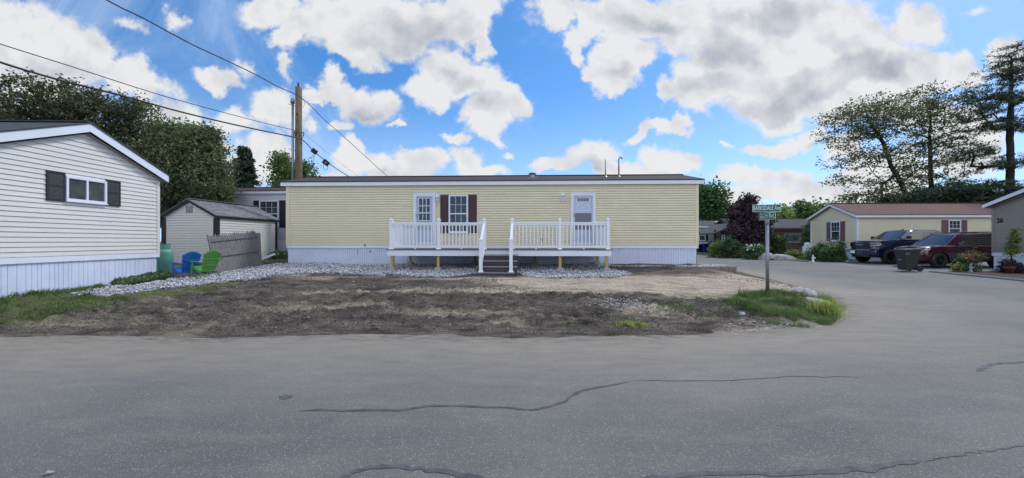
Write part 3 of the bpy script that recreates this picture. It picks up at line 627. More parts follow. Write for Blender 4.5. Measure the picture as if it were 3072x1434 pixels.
# ------------------------------------------------------------------ houses
def siding(mb, x0, x1, z0, z1, c, out=.018, clip=None, dutch=False):
    n = max(1, int(round((z1-z0)/c))); c = (z1-z0)/n
    for i in range(n):
        a = z0+i*c; b = a+c; (xa0, xa1), (xb0, xb1) = (clip(a), clip(b)) if clip else ((x0, x1), (x0, x1))
        xa0, xa1 = max(xa0, x0), min(xa1, x1); xb0, xb1 = max(xb0, x0), min(xb1, x1)
        if xa1-xa0 < .02: continue
        if xb1 < xb0: xb0 = xb1 = (xb0+xb1)/2
        gp_ = min(.012, c*.12); a2 = a+gp_; f0 = gp_/c; q0, q1 = xa0+(xb0-xa0)*f0, xa1+(xb1-xa1)*f0
        mb.quad((xa0,.012,a), (xa1,.012,a), (q1,.012,a2), (q0,.012,a2)); mb.quad((q0,.012,a2), (q1,.012,a2), (q1,-out,a2), (q0,-out,a2))
        if dutch:
            pts = [(a2, -out), (a+c*.55, -out), (a+c*.78, -out*.45), (b, -out*.15)]
        else: pts = [(a2, -out), (b, -.002)]
        for (za, ya), (zb_, yb) in zip(pts, pts[1:]):
            fa, fb = (za-a)/c, (zb_-a)/c; mb.quad((xa0+(xb0-xa0)*fa,ya,za), (xa1+(xb1-xa1)*fa,ya,za), (xa1+(xb1-xa1)*fb,yb,zb_), (xa0+(xb0-xa0)*fb,yb,zb_))
def logs(mb, x0, x1, z0, z1, c, clip=None):
    n = max(1, int(round((z1-z0)/c))); c = (z1-z0)/n; K = 5
    for i in range(n):
        for k in range(K):
            a0 = math.pi*k/K; a1 = math.pi*(k+1)/K; za = z0+i*c+c*(1-math.cos(a0))/2; zb = z0+i*c+c*(1-math.cos(a1))/2
            xa0, xa1 = clip(za) if clip else (x0, x1); xb0, xb1 = clip(zb) if clip else (x0, x1)
            if xa1 <= xa0: continue
            mb.quad((xa0,-.07*math.sin(a0),za), (xa1,-.07*math.sin(a0),za), (max(xb1, xb0),-.07*math.sin(a1),zb), (xb0,-.07*math.sin(a1),zb))
def ribs(mb, x0, x1, z0, z1, rnd, pitch=.1):
    x = x0; r = random.Random(rnd)
    while x < x1-.01:
        w = pitch*(r.choice((.7, 1, 1, 1.5)) if rnd else 1); e = min(x+w, x1); gv = min(.018, w*.3)
        mb.quad((x,0,z0), (e-gv,0,z0), (e-gv,0,z1), (x,0,z1))
        if e-gv > x: mb.quad((e-gv,0,z0), (e-gv/2,.02,z0), (e-gv/2,.02,z1), (e-gv,0,z1)); mb.quad((e-gv/2,.02,z0), (e,0,z0), (e,0,z1), (e-gv/2,.02,z1))
        x = e
def walls_M(L, D):
    return {'front': Matrix.Identity(4), 'right': Matrix.Translation((L,0,0)) @ Matrix.Rotation(R(90), 4, 'Z'),
            'back': Matrix.Translation((L,D,0)) @ Matrix.Rotation(R(180), 4, 'Z'), 'left': Matrix.Translation((0,D,0)) @ Matrix.Rotation(R(-90), 4, 'Z')}
def house(name, label, cat, loc, rz, L, D, zb0, zb1, ze, rise, mats, course=.1, oe=.12, og=.2, fh=.14, skirt_rnd=0, skirt_pitch=.09, group=None, wallfn=siding, zg=0.0, dutch=False, corner=.075, ridge_ratio=.5):
    """ridge along local x; front wall y=0 faces -y. zg ground, zb0..zb1 belt board, ze eave (wall top), heights local."""
    root = thing(name, label, cat, loc, rz, group); WM = walls_M(L, D); ms, mt, mk, mr = mats[:4]
    wall = MB(); sk = MB(); belt = MB(); cor = MB()
    for k, M in WM.items():
        W = L if k in ('front', 'back') else D
        for b in (wall, sk, belt, cor): b.M = M
        kw = {'dutch': dutch} if wallfn is siding else {}
        wallfn(wall, 0, W, zb1, ze, course, **kw)
        if k in ('left', 'right'):
            wallfn(wall, 0, W, ze, ze+rise-.02, course, clip=lambda z, W=W: (W/2*min(1, (z-ze)/rise), W-W/2*min(1, (z-ze)/rise)), **kw)
        if mk:
            ribs(sk, .03, W-.03, zg-.25, zb0+.01, skirt_rnd and skirt_rnd+len(k), skirt_pitch)
            belt.box(-.022, W+.022, -.022, 0, zb0, zb1)
    if mk:
        for M in WM.values():            # skirting sits a little inboard of the siding
            pass
        sk.M = None; sk.v = [(L/2+(x-L/2)*(1-.03/L), D/2+(y-D/2)*(1-.03/D), z) for x, y, z in sk.v]
    wall.build('wall', ms, root)
    if mk: sk.build('skirting', mk, root); belt.build('belt_board', mt, root)
    if corner:
        for (xc, yc, sx_, sy_) in ((0, 0, 1, 1), (L, 0, -1, 1), (L, D, -1, -1), (0, D, 1, -1)):
            pl = [(-.025,-.025),(corner,-.025),(corner,0),(0,0),(0,corner),(-.025,corner)]; pl = [(xc+sx_*a, yc+sy_*b_) for a, b_ in pl]
            MB().add([(a, b_, zb1-.02) for a, b_ in pl]+[(a, b_, ze) for a, b_ in pl], [(0,1,2,3),(0,3,4,5),(6,9,8,7),(6,11,10,9)]+[(i, (i+1) % 6, (i+1) % 6+6, i+6) for i in range(6)]).build('corner_trim', mats[4] if len(mats) > 4 else mt, root)
    s = rise/(D/2); zr = ze+rise; th = .035; roof = MB(); top = fh+.0
    y0, y1 = -oe, D+oe; e0 = ze+fh-.02; R0 = e0+s*(D/2+oe)
    for (ya, yb, za, zb_) in ((y0-.02, D/2, e0, R0), (y1+.02, D/2, e0, R0)):
        a, b = -og-.02, L+og+.02; nseg = 16; 
        for i in range(nseg):
            xa, xb = a+(b-a)*i/nseg, a+(b-a)*(i+1)/nseg
            v = [(xa,ya,za),(xb,ya,za),(xb,yb,zb_),(xa,yb,zb_),(xa,ya,za+th),(xb,ya,za+th),(xb,yb,zb_+th),(xa,yb,zb_+th)]
            roof.add(v, [(0,3,2,1),(4,5,6,7),(0,1,5,4),(2,3,7,6)]+([(3,0,4,7)] if i == 0 else [])+([(1,2,6,5)] if i == nseg-1 else []))
    roof.box(-og, L+og, D/2-.12, D/2+.12, R0+th-.012, R0+th+.02)
    roof.build('roof', mr, root)
    fa = MB()
    for y, d in ((y0, 1), (y1, -1)): fa.box(-og, L+og, min(y, y+d*.025), max(y, y+d*.025), e0-fh, e0-.003)
    for x, d in ((-og, 1), (L+og, -1)):
        for (ya, yb) in ((y0+.026, D/2), (y1-.026, D/2)):
            za = e0+s*abs(ya-(y0 if ya < yb else y1)); xa, xb = min(x, x+d*.025), max(x, x+d*.025)
            fa.hexa([(xa,ya,za-fh-.01),(xb,ya,za-fh-.01),(xb,yb,R0-fh-.01),(xa,yb,R0-fh-.01),(xa,ya,za-.003),(xb,ya,za-.003),(xb,yb,R0-.003),(xa,yb,R0-.003)])
    fa.build('fascia', mt, root)
    so_ = MB()
    so_.quad((-og+.03,y0+.03,ze-.004+.0), (L+og-.03,y0+.03,ze-.004), (L+og-.03,0,ze-.004), (-og+.03,0,ze-.004)); so_.quad((-og+.03,D,ze-.004), (L+og-.03,D,ze-.004), (L+og-.03,y1-.03,ze-.004), (-og+.03,y1-.03,ze-.004))
    for xa, xb in ((-og+.03, .0), (L, L+og-.03)):
        for ya, yb in ((0, D/2), (D, D/2)):
            so_.quad((xa,ya,ze-.004), (xb,ya,ze-.004), (xb,yb,ze+rise-.004), (xa,yb,ze+rise-.004))
    so_.build('soffit', M_soffit, root)
    return root, WM
def window(root, M, x0, x1, z0, z1, cols=3, rows=2, hung=True, fw=.05, glass=None, fm=None, shutters=None, sm=None, sw=.3, style='panel', slider=False, rows2=None, sz=(0,0), proud=.05, blind=None):
    glass = glass or M_glass; fm = fm or M_trim
    f = MB(M); f.ring(x0, x1, z0, z1, fw, -proud, 0); f.box(x0-.01, x1+.01, -proud-.02, -.0, z0-.03, z0-.001)
    mid = (z0+z1)/2
    if hung: f.box(x0+fw, x1-fw, -proud+.004, -.02, mid-.022, mid+.022)
    if slider: f.box((x0+x1)/2-.025, (x0+x1)/2+.025, -proud+.004, -.02, z0+fw, z1-fw)
    w = f.build('window', fm, root)
    def pane(a, b, c, d, cols, rows, gm, inset):
        MB(M).box(a, b, -inset, -.0, c, d).build('pane', gm, w)
        if cols > 1 or rows > 1:
            g_ = MB(M); t_ = .011
            for i in range(1, cols): xx = a+(b-a)*i/cols; g_.box(xx-t_/2-.002, xx+t_/2+.002, -inset-.006, -inset-.0005, c, d)
            for j in range(1, rows): zz = c+(d-c)*j/rows; g_.box(a, b, -inset-.005, -inset-.0003, zz-t_/2, zz+t_/2)
            g_.build('glazing_bar', fm, w)
    if hung:
        pane(x0+fw, x1-fw, mid+.022, z1-fw, cols, rows, glass, .028); pane(x0+fw, x1-fw, z0+fw, mid-.022, rows2[0] if rows2 else 1, rows2[1] if rows2 else 1, blind or glass, .022)
    elif slider:
        pane(x0+fw, (x0+x1)/2-.025, z0+fw, z1-fw, 1, 1, glass, .028); pane((x0+x1)/2+.025, x1-fw, z0+fw, z1-fw, 1, 1, glass, .022)
    else: pane(x0+fw, x1-fw, z0+fw, z1-fw, cols, rows, glass, .028)
    if sm:
        for (a, b) in (shutters if shutters else ((x0-sw-.01, x0-.01), (x1+.01, x1+sw+.01))):
            s_ = MB(M); c, d = z0-.02+sz[0], z1+sz[1]; s_.box(a, b, -.03, -.0, c, d)
            if style == 'panel':
                h = (d-c)
                for (p, q_) in ((c+.07, c+h*.38), (c+h*.44, d-.07)): s_.ring(a+.05, b-.05, p, q_, .012, -.038, -.0305); s_.box(a+.075, b-.075, -.037, -.0305, p+.03, q_-.03)
            else:
                s_.ring(a, b, c, d, .04, -.042, -.0305); n_ = int((d-c-.1)/.03)
                for i in range(n_):
                    zz = c+.05+i*.03
                    if abs(zz-(c+d)/2) < .03: s_.box(a+.04, b-.04, -.042, -.0305, zz, zz+.03); continue
                    s_.quad((a+.04,-.04,zz), (b-.04,-.04,zz), (b-.04,-.031,zz+.026), (a+.04,-.031,zz+.026))
            s_.build('shutter', sm, root)
    return w

# ---- main yellow house
MH = (-8.84, 16.37); MRZ = -math.atan(.0416); L_ = 15.86
def ux(px):                              # photo column -> distance along the facade
    k = (px-CX)/F; X = k*(16.37-.0416*8.84)/(1+.0416*k); return (X-MH[0])*math.hypot(1, .0416)
def uz(px, py):                          # height above local zero on the facade
    k = (px-CX)/F; X = k*(16.37-.0416*8.84)/(1+.0416*k); Y = 16.37-.0416*(X+8.84); return CZ-(py-HY)/F*Y-.66
main, WM = house('mobile_home', 'long pale yellow mobile home with white skirting behind the white railed deck', 'mobile home', (*MH, .66), MRZ, L_, 4.25, .672, .788, 3.12, .48,
    (M_yel, M_trim, M_skirt, M_shing_brown, M_yel), course=.0935, oe=.10, og=.2, fh=.145, skirt_pitch=.085, dutch=True, corner=.10)
I4 = Matrix.Identity(4)
def zf(py, px=1300): return uz(px, py)
# left door
def door(x0, x1, z1, kind_, glassrows):
    d = MB(); zb = .80; tw = .10
    d.ring(x0, x1, zb, z1, tw, -.062, 0); d.box(x0-.01, x1+.01, -.072, 0, z1+.001, z1+.03)
    D_ = d.build('door', M_trim, main)
    a, b, t_ = x0+tw, x1-tw, z1-tw; c = zb+tw
    st = MB(); st.ring(a+.005, b-.005, c-.05, t_-.005, .05, -.056, -.034); midz = uz(1300, 639)
    st.box(a+.055, b-.055, -.056, -.034, midz-.025, midz+.03); lowz = uz(1300, 694); st.box(a+.055, b-.055, -.052, -.034, c, lowz-.001); st.box(a+.055, b-.055, -.056, -.034, lowz, lowz+.05)
    st.build('storm_door', M_door, D_)
    inner = MB(); inner.box(a+.055, b-.055, -.028, -.020, lowz+.05, t_-.055)
    inner.build('inner_door', M_doorgrey if kind_ == 9 else M_door, D_)
    pn = MB(); gb = MB()
    if kind_ == 9:
        pa, pb = a+.12, b-.12; pc, pd = uz(1300, 661), uz(1300, 596)
        pn.box(pa, pb, -.0325, -.0285, pc, pd); gb.ring(pa-.025, pb+.025, pc-.025, pd+.025, .022, -.038, -.0282)
        for i in (1, 2): xx = pa+(pb-pa)*i/3; gb.box(xx-.012, xx+.012, -.0365, -.0327, pc, pd)
        for j in (1, 2): zz = pc+(pd-pc)*j/3; gb.box(pa, pb, -.0355, -.0327, zz-.012, zz+.012)
    else:
        for i in range(4):
            xa = a+.15+i*(b-a-.30)/4; pn.box(xa+.012, xa+(b-a-.30)/4-.012, -.0325, -.0285, uz(1750, 604), uz(1750, 595)); 
        gb.ring(a+.14, b-.14, uz(1750, 606), uz(1750, 593), .012, -.035, -.0282)
        gb.ring(a+.13, (a+b)/2-.03, uz(1750, 632), uz(1750, 615), .012, -.034, -.0282); gb.ring((a+b)/2+.03, b-.13, uz(1750, 632), uz(1750, 615), .012, -.034, -.0282)
        MB().cyl(((a+b)/2, -.0282, uz(1750, 617.5)), ((a+b)/2, -.036, uz(1750, 617.5)), .012).build('peephole', M_black, D_)
        MB().box(a+.06, b-.06, -.042, -.0345, lowz+.052, midz-.027).build('insect_screen', M_screen, D_)
    pn.build('pane', M_glass, D_); gb.build('glazing_bar', M_trim, D_)
    MB().box(a+.015, a+.045, -.091, -.057, midz-.16, midz-.04).build('handle', M_galv, D_)
door(ux(1241.3), ux(1307), uz(1274, 580.3), 9, 3); door(ux(1712), ux(1786.3), uz(1750, 578.5), 4, 1)
window(main, None, ux(1346.5), ux(1404.5), uz(1375, 698), uz(1375, 584.5), 3, 2, True, .06, M_glass, M_trim, ((ux(1321.3), ux(1345.8)), (ux(1405.2), ux(1430.6))), M_maroon, rows2=(3, 2))
# lamps
def wall_lamp(px, py0, py1, wpx):
    x0, x1 = ux(px-wpx/2), ux(px+wpx/2); z1, z0 = uz(px, py0), uz(px, py1); xm = (x0+x1)/2
    b = MB().box(x0, x1, -.026, -.0, z0+.05, z1); b.cyl((xm,-.02,z1-.09), (xm,-.10,z1-.06), .018); p = b.build('wall_lamp', M_trim, main)
    h = MB().lathe([(.004,.0),(.02,-.03),(.05,-.05),(.085,-.085),(.085,-.10)], (xm,-.12,z1-.02), 12); h.lathe([(.045,0),(.05,-.02),(.0,-.02)], (xm,-.12,z0+.03), 12)
    for k in range(4): a = k*math.pi/2+.78; h.cyl((xm+.055*math.cos(a),-.12+.055*math.sin(a),z1-.12), (xm+.042*math.cos(a),-.12+.042*math.sin(a),z0+.03), .006, n=5)
    h.build('lamp_cage', M_trim, p); MB().cyl((xm,-.12,z0+.035), (xm,-.12,z1-.12), .034, .044, 12).build('lamp_glass', M_lamp, p)
wall_lamp(1313, 583, 606, 10); wall_lamp(1688.5, 579.4, 604.8, 14)
o = MB().box(ux(1617), ux(1631), -.027, 0, uz(1620, 724.5), uz(1620, 711)); o.build('outlet_box', M_trim, main)
o = MB().box(ux(1621.5), ux(1624), -.034, -.0275, uz(1620, 723), uz(1620, 712.5)).box(ux(1626), ux(1628.2), -.034, -.0275, uz(1620, 723), uz(1620, 712.5)); o.build('outlet_cover', M_navy, main)
o = MB().ring(ux(1089), ux(1103.6), uz(1096, 741.5), uz(1096, 729), .03, -.028, 0); o.box(ux(1089)+.03, ux(1103.6)-.03, -.012, 0, uz(1096, 741.5)+.03, uz(1096, 729)-.03); o.build('faucet_plate', M_trim, main)
MB().cyl((ux(1096), -.012, uz(1096, 736)), (ux(1096), -.09, uz(1096, 737)), .018).cyl((ux(1096)-.04,-.07,uz(1096, 733.5)), (ux(1096)+.04,-.07,uz(1096, 733.5)), .01).build('faucet', M_insul, main)
MB().cyl((ux(1111), .01, uz(1111, 754.5)), (ux(1111), -.012, uz(1111, 754.5)), .028).build('skirting_vent_hole', M_black, main)
MB().box(ux(1073)-.006, ux(1073)+.006, -.012, .02, uz(1073, 765), uz(1073, 746)).build('drain_tube', M_pvc, main)
# roof pieces
def roofz(y): return 3.12+.145-.02+(.48/2.125)*(y+.10)+.035
yv = 1.2; kk = (16.37+yv)/16.37
for (px, topz, r, hook) in ((1812.5, 473, .022, 0), (1852.5, 471, .028, 1)):
    x = ux(px)*1.0+(px-CX)/F*yv*1.0; zt = CZ-(477-HY)/F*(15.9+yv)-.66 if not hook else CZ-(479-HY)/F*(15.9+yv)-.66
    b = MB(); b.lathe([(.09,0),(.06,.04),(r+.005,.07)], (x, yv, roofz(yv)-.01), 12)
    if hook: b.tube([(x,yv,roofz(yv)),(x,yv,zt),(x+.02,yv,zt+.06),(x+.07,yv,zt+.085),(x+.12,yv,zt+.06),(x+.125,yv,zt+.0)], r)
    else: b.tube([(x,yv,roofz(yv)),(x,yv,zt)], r)
    b.build('vent_pipe', M_galv, main, True)
x = ux(1593)+(1593-CX)/F*1.4; b = MB().box(x-.22, x+.22, 1.15, 1.6, roofz(1.15)-.0, roofz(1.15)+.02); b.cyl((x,1.4,roofz(1.2)), (x,1.4,roofz(1.2)+.16), .10, n=14); b.build('roof_vent', M_galv, main)
MB().lathe([(.17,0),(.16,.03),(.08,.06),(.0,.07)], (x, 1.4, roofz(1.2)+.16), 16).build('roof_vent_cap', M_shing_dark, main, True)
# ---- deck
def HW(u, v): c, s = math.cos(MRZ), math.sin(MRZ); return (MH[0]+c*u-s*v, MH[1]+s*u+c*v)
def fu(px, v):                           # photo column -> u for a plane v (local y, negative towards the street)
    k = (px-CX)/F; c, s = math.cos(MRZ), math.sin(MRZ)   # X = MH0 + c u - s v = k (MH1 + s u + c v)
    return (k*(MH[1]+c*v)-MH[0]+s*v)/(c-k*s)
DK = -2.46; u0, u1 = fu(1162, DK), fu(1834, DK); zfl = 1.338-.60   # local floor height (root z .60)
dx_, dy_ = HW((u0+u1)/2, DK); GZ = .52
deck = thing('deck', 'raised composite deck with white railings and central steps along the yellow home', 'deck', (*MH, GZ), MRZ)
zfl = 1.338-GZ
b = MB()
nb = 17; bw = (2.44-.02)/nb
for i in range(nb): y = DK-.02+i*bw; b.box(u0-.03, u1+.03, y, y+bw-.006, zfl-.028, zfl)
b.build('deck_boards', M_deckb, deck)
b = MB(); b.box(u0, u1, DK, DK+.025, zfl-.215, zfl-.029)
for us in (u0, u1-.025): b.box(us, us+.025, DK+.0255, -.06, zfl-.215, zfl-.029)
b.build('deck_fascia', M_trim, deck)
b = MB()
for i in range(18): x = u0+.1+i*(u1-u0-.2)/17; b.box(x-.02, x+.02, DK+.03, -.07, zfl-.21, zfl-.03)
b.build('joists', M_treat, deck)
sx0, sx1 = fu(1453, DK+.05), fu(1536.6, DK+.05)
fposts = [fu(p, DK+.05) for p in (1174, 1316, 1453, 1536.6, 1679.6, 1824)]
def newel(x, y, z0, h, name='newel_post'):
    b = MB(); s = .05; b.box(x-s, x+s, y-s, y+s, z0, z0+h-.05)
    z = z0; b.hexa([(x-.075,y-.075,z+.001),(x+.075,y-.075,z+.001),(x+.075,y+.075,z+.001),(x-.075,y+.075,z+.001),(x-.053,y-.053,z+.055),(x+.053,y-.053,z+.055),(x+.053,y+.053,z+.055),(x-.053,y+.053,z+.055)])
    z = z0+h-.05; b.box(x-.068, x+.068, y-.068, y+.068, z, z+.022)
    b.hexa([(x-.062,y-.062,z+.0225),(x+.062,y-.062,z+.0225),(x+.062,y+.062,z+.0225),(x-.062,y+.062,z+.0225),(x-.012,y-.012,z+.055),(x+.012,y-.012,z+.055),(x+.012,y+.012,z+.055),(x-.012,y+.012,z+.055)])
    return b.build(name, M_rail, deck)
def rail(p, q, n, dz0=0, dz1=0, zb=.09, zt=.86):   # p,q (x,y) ; sloping if dz differ
    (xa, ya), (xb, yb) = p, q; b = MB(); A = Vector((xa, ya, zfl+dz0)); B = Vector((xb, yb, zfl+dz1)); d = (B-A); dn = Vector((d.x, d.y, 0)).normalized()*.05
    A2, B2 = A+dn, B-dn; U = Vector((0,0,1))
    b.bar(A2+U*zt, B2+U*zt, .075, .045); b.bar(A2+U*(zt-.05), B2+U*(zt-.05), .04, .05); b.bar(A2+U*zb, B2+U*zb, .045, .07)
    r_ = b.build('railing', M_rail, deck); bb = MB()
    for i in range(n):
        c = A2.lerp(B2, (i+.5)/n); w = .016; bb.box(c.x-w, c.x+w, c.y-w, c.y+w, c.z+zb+.03, c.z+zt-.07)
    bb.build('balusters', M_rail, r_); k = MB(); c = A2.lerp(B2, .5); k.box(c.x-.02, c.x+.02, c.y-.02, c.y+.02, c.z+.001, c.z+zb-.036)
    if dz1 == dz0: k.build('rail_foot', M_rail, r_)
y_f = DK+.055; y_b = -.13
for x in fposts: newel(x, y_f, zfl, 1.01)
ub0, ub1 = fposts[0], fposts[5]
for x in (ub0, ub1): newel(x, y_b, zfl, 1.01)
for a, c, n_ in ((0, 1, 12), (1, 2, 12), (3, 4, 12), (4, 5, 12)): rail((fposts[a], y_f), (fposts[c], y_f), n_)
rail((ub0, y_f), (ub0, y_b), 18); rail((ub1, y_f), (ub1, y_b), 18)
# steps
Tz = [-.43, -.60, -.765, -.93]; T = [CZ+t_-GZ for t_ in Tz]; st0, st1 = sx0-.14, sx1+.19
prev = DK; tr = MB(); rs = MB(); edge = MB()
for i, z in enumerate(T):
    ya, yb = DK-.27*(i+1)-.02, DK-.27*i-.02
    a0, a1 = (st0, st1) if i < 3 else (st0-.0, st1-.06)
    tr.box(a0, a1, ya, yb+(.0 if i else .018), z-.026, z); edge.box(a0+.001, a1-.001, ya-.004, ya-.0005, z-.024, z-.004)
    zb = T[i+1] if i < 3 else -.06
    rs.box(a0+.01, a1-.01, ya+.012, ya+.03, zb+.001, z-.0265)
rs.box(st0+.01, st1-.01, DK-.018, DK-.001, T[0]+.001, zfl-.22)
tr.build('stair_tread', M_deckb, deck); rs.build('stair_riser', M_deckr, deck); edge.build('tread_nosing', mat('nosing', s2l((176,168,180)), .4, .05), deck)
for x in (st0+.0, st1-.04):
    b = MB()
    for i in range(4): b.box(x+.012, x+.035, DK-.27*(i+1)+.012, DK-.27*i-.02+.0, (T[i+1] if i < 3 else -.1)-.03, T[i]-.028)
    b.build('stringer', M_deckr, deck)
ln = DK-.27*3-.16; lx0, lx1 = fu(1442.5, ln), fu(1533, ln)
newel(lx0, ln, T[3], 1.02); newel(lx1, ln, T[3], 1.02)
for a, c in ((sx0, lx0), (sx1, lx1)): rail((a, y_f), (c, ln), 8, -.03, T[3]-zfl+.06, .10, .86)
# posts and footings
def support(x, y, nm='support_post'):
    wx_, wy_ = HW(x, y); zg_ = float(LZ(wx_, wy_)[0])-GZ+.02
    MB().box(x-.045, x+.045, y-.045, y+.045, zg_+.13, zfl-.21).build(nm, M_treat, deck)
    b = MB(); b.hexa([(x-.15,y-.15,zg_-.05),(x+.15,y-.15,zg_-.05),(x+.15,y+.15,zg_-.05),(x-.15,y+.15,zg_-.05),(x-.09,y-.09,zg_+.13),(x+.09,y-.09,zg_+.13),(x+.09,y+.09,zg_+.13),(x-.09,y+.09,zg_+.13)])
    b.build('footing_block', M_conc, deck, bevel=.01)
for px in (1178, 1315, 1680, 1819): support(fu(px, DK+.08), DK+.085)
for px in (1231, 1425, 1604, 1792): support(fu(px, -.35), -.35)
# edging blocks at the right end
ep = [(3.55,15.18),(4.3,14.93),(5.2,14.86),(6.1,14.80),(6.9,14.76),(7.6,14.80),(8.05,15.0),(8.2,15.3),(8.05,15.7),(7.7,16.1)]
ed = dens(ep, .01); k = 0; acc = 0; blocks = []
for a, c in zip(ed[:-1], ed[1:]):
    acc += math.dist(a, c)
    if acc >= .3: blocks.append(a); acc = 0
e0_ = None
for i in range(len(blocks)-1):
    a, c = blocks[i], blocks[i+1]; zt = .70+random.uniform(-.004, .004)
    b = MB(); d = Vector((c[0]-a[0], c[1]-a[1], 0)); L1 = d.length; Mx = Matrix.Translation((a[0], a[1], .0)) @ Matrix.Rotation(math.atan2(d.y, d.x), 4, 'Z'); b.M = Mx
    b.box(.006, L1-.006, -.05, .06, .52, zt); o = b.build('edging_block', M_brickedge, None, bevel=.008)
    tag(o, 'rough brown edging block holding the gravel at the right end of the yellow home', 'edging block', 'edging blocks along the gravel strip')

# ---- left white house (gable towards us)
SLW = -.027; LH0 = (-11.152, 8.56); lr = -math.atan(SLW); LL = 13.0
lx = LH0[0]-LL*math.cos(lr); ly = LH0[1]-LL*math.sin(lr)
left, WL = house('mobile_home', 'white mobile home with charcoal louvred shutters at the left edge', 'mobile home', (lx, ly, .2), lr, LL, 4.74, CZ-.505-.2, CZ-.37-.2, CZ+1.94-.2, .89,
    (M_wht, M_trim, M_skirt, M_shing_dark, M_wht), course=.117, oe=.20, og=.16, fh=.20, skirt_rnd=5, skirt_pitch=.12, corner=.08, zg=-.1)
def lu(px):
    k = (px-CX)/F; Y = (LH0[0]-SLW*LH0[1])/(k-SLW); return (Y-LH0[1])*math.hypot(1, SLW), Y
def lz(px, py): return CZ-(py-HY)/F*lu(px)[1]-.2
MW = WL['right']
wx0, wx1 = lu(193)[0], lu(315)[0]
window(left, MW, wx0, wx1, lz(250, 606), lz(250, 535), hung=False, slider=True, fw=.055, glass=M_glass2, fm=M_trim, shutters=((lu(136)[0], lu(192)[0]), (lu(316)[0], lu(358)[0])), sm=M_charc, style='louvre', sz=(-.02,.06), proud=.06)
# ---- white house behind, left
bh, WB = house('mobile_home', 'white mobile home with navy shutters partly hidden behind the yellow home', 'mobile home', (-16.2, 22.3, .66), MRZ, 9.5, 4.2, CZ-.56-.66+.0, CZ+.09-.66, CZ+2.55-.66, .42,
    (M_blueside, M_trim, M_blueside, M_shing_brown, M_blueside), course=.13, oe=.12, og=.2, fh=.13, zg=.28, skirt_pitch=.1, corner=.07)
def bu(px): k = (px-CX)/F; return (k*(22.3-.0416*16.2)/(1+.0416*k)+16.2)*1.0009
window(bh, None, bu(779), bu(837), CZ-(682-HY)/F*22.1-.66, CZ-(601-HY)/F*22.1-.66, 3, 2, True, .06, M_glass2, M_trim, ((bu(761), bu(778)), (bu(838.5), bu(857))), M_navy, blind=M_glass)
window(bh, None, bu(665), bu(697), CZ-(600-HY)/F*22.1-.66, CZ-(591-HY)/F*22.1-.66, 1, 1, False, .02, M_glass, M_charc)
b = MB().cyl((bu(724), 1.0, 2.6), (bu(724), 1.0, 3.75), .11, n=14); b.build('flue_pipe', M_galv, bh, True); MB().lathe([(.11,0),(.19,.02),(.19,.06),(.13,.09),(.13,.14),(.2,.17),(.06,.22),(0,.23)], (bu(724), 1.0, 3.6), 16).build('flue_cap', M_galv, bh, True)

# ---- shed
SR = -math.atan2(.127, .992); N0 = (-12.26, 17.3); SL, SD = 3.63, 2.5
# local frame: ridge along x -> points away from the street; gable end x=0 faces the street
ang = math.atan2(.992, .127)
# gable left end x=0 ; local y = left of travel (towards -X world)
shz = .62
shed, WS = house('garden_shed', 'small white clapboard shed with black trim and grey shingle roof behind the fence panel', 'shed', (*N0, shz), ang, SL, SD, 0, .02, CZ+.98-shz, .66,
    (M_wht, M_blacktrim, None, M_shing_grey, M_blacktrim), course=.105, oe=.07, og=.10, fh=.09, corner=.14)
Mg = WS['left']; b = MB(Mg); b.ring(SD/2-.16, SD/2+.14, CZ+1.2-shz, CZ+1.48-shz, .02, -.03, 0)
for i in range(7): b.box(SD/2-.14, SD/2+.12, -.024, -.0, CZ+1.225-shz+i*.034, CZ+1.245-shz+i*.034)
b.build('gable_vent', M_pvc, shed)
# ---- right yellow house
rh, WR = house('mobile_home', 'cream mobile home with red brown roof and mauve shutters behind the parked cars', 'mobile home', (21.95, 26.5, .34), R(-1.5), 13.5, 4.25, .62, .83, CZ+1.53-.34, .84,
    (M_yel, M_trim, M_skirt, M_shing_red, M_trim), course=.125, oe=.18, og=.22, fh=.15, skirt_pitch=.3, corner=.08)
def cu_(px):                              # gable wall x=0 plane: local distance from the back corner
    c, s = math.cos(R(-1.5)), math.sin(R(-1.5)); k = (px-CX)/F; # point = root + y*(-s, c)
    y = (21.95-k*26.5)/(k*c+s); return 4.25-y, 26.5+c*y
ww = [cu_(p) for p in (2493.8, 2522)]; Yw = (ww[0][1]+ww[1][1])/2
window(rh, WR['left'], ww[0][0], ww[1][0], CZ-(722.5-HY)/F*Yw-.34, CZ-(665-HY)/F*Yw-.34, 3, 2, True, .06, M_glass2, M_trim, ((cu_(2481)[0], ww[0][0]-.01), (ww[1][0]+.01, cu_(2536)[0])), M_mauve, style='louvre')
def su(px, Yp, X0): return wx(px, Yp)-X0
window(rh, None, su(2846.5, 26.3, 21.95), su(2883, 26.3, 21.95), CZ-(712-HY)/F*26.3-.34, CZ-(660-HY)/F*26.3-.34, 3, 2, True, .06, M_glass2, M_trim, ((su(2827, 26.3, 21.95), su(2846, 26.3, 21.95)), (su(2883.5, 26.3, 21.95), su(2901, 26.3, 21.95))), M_mauve, style='louvre')
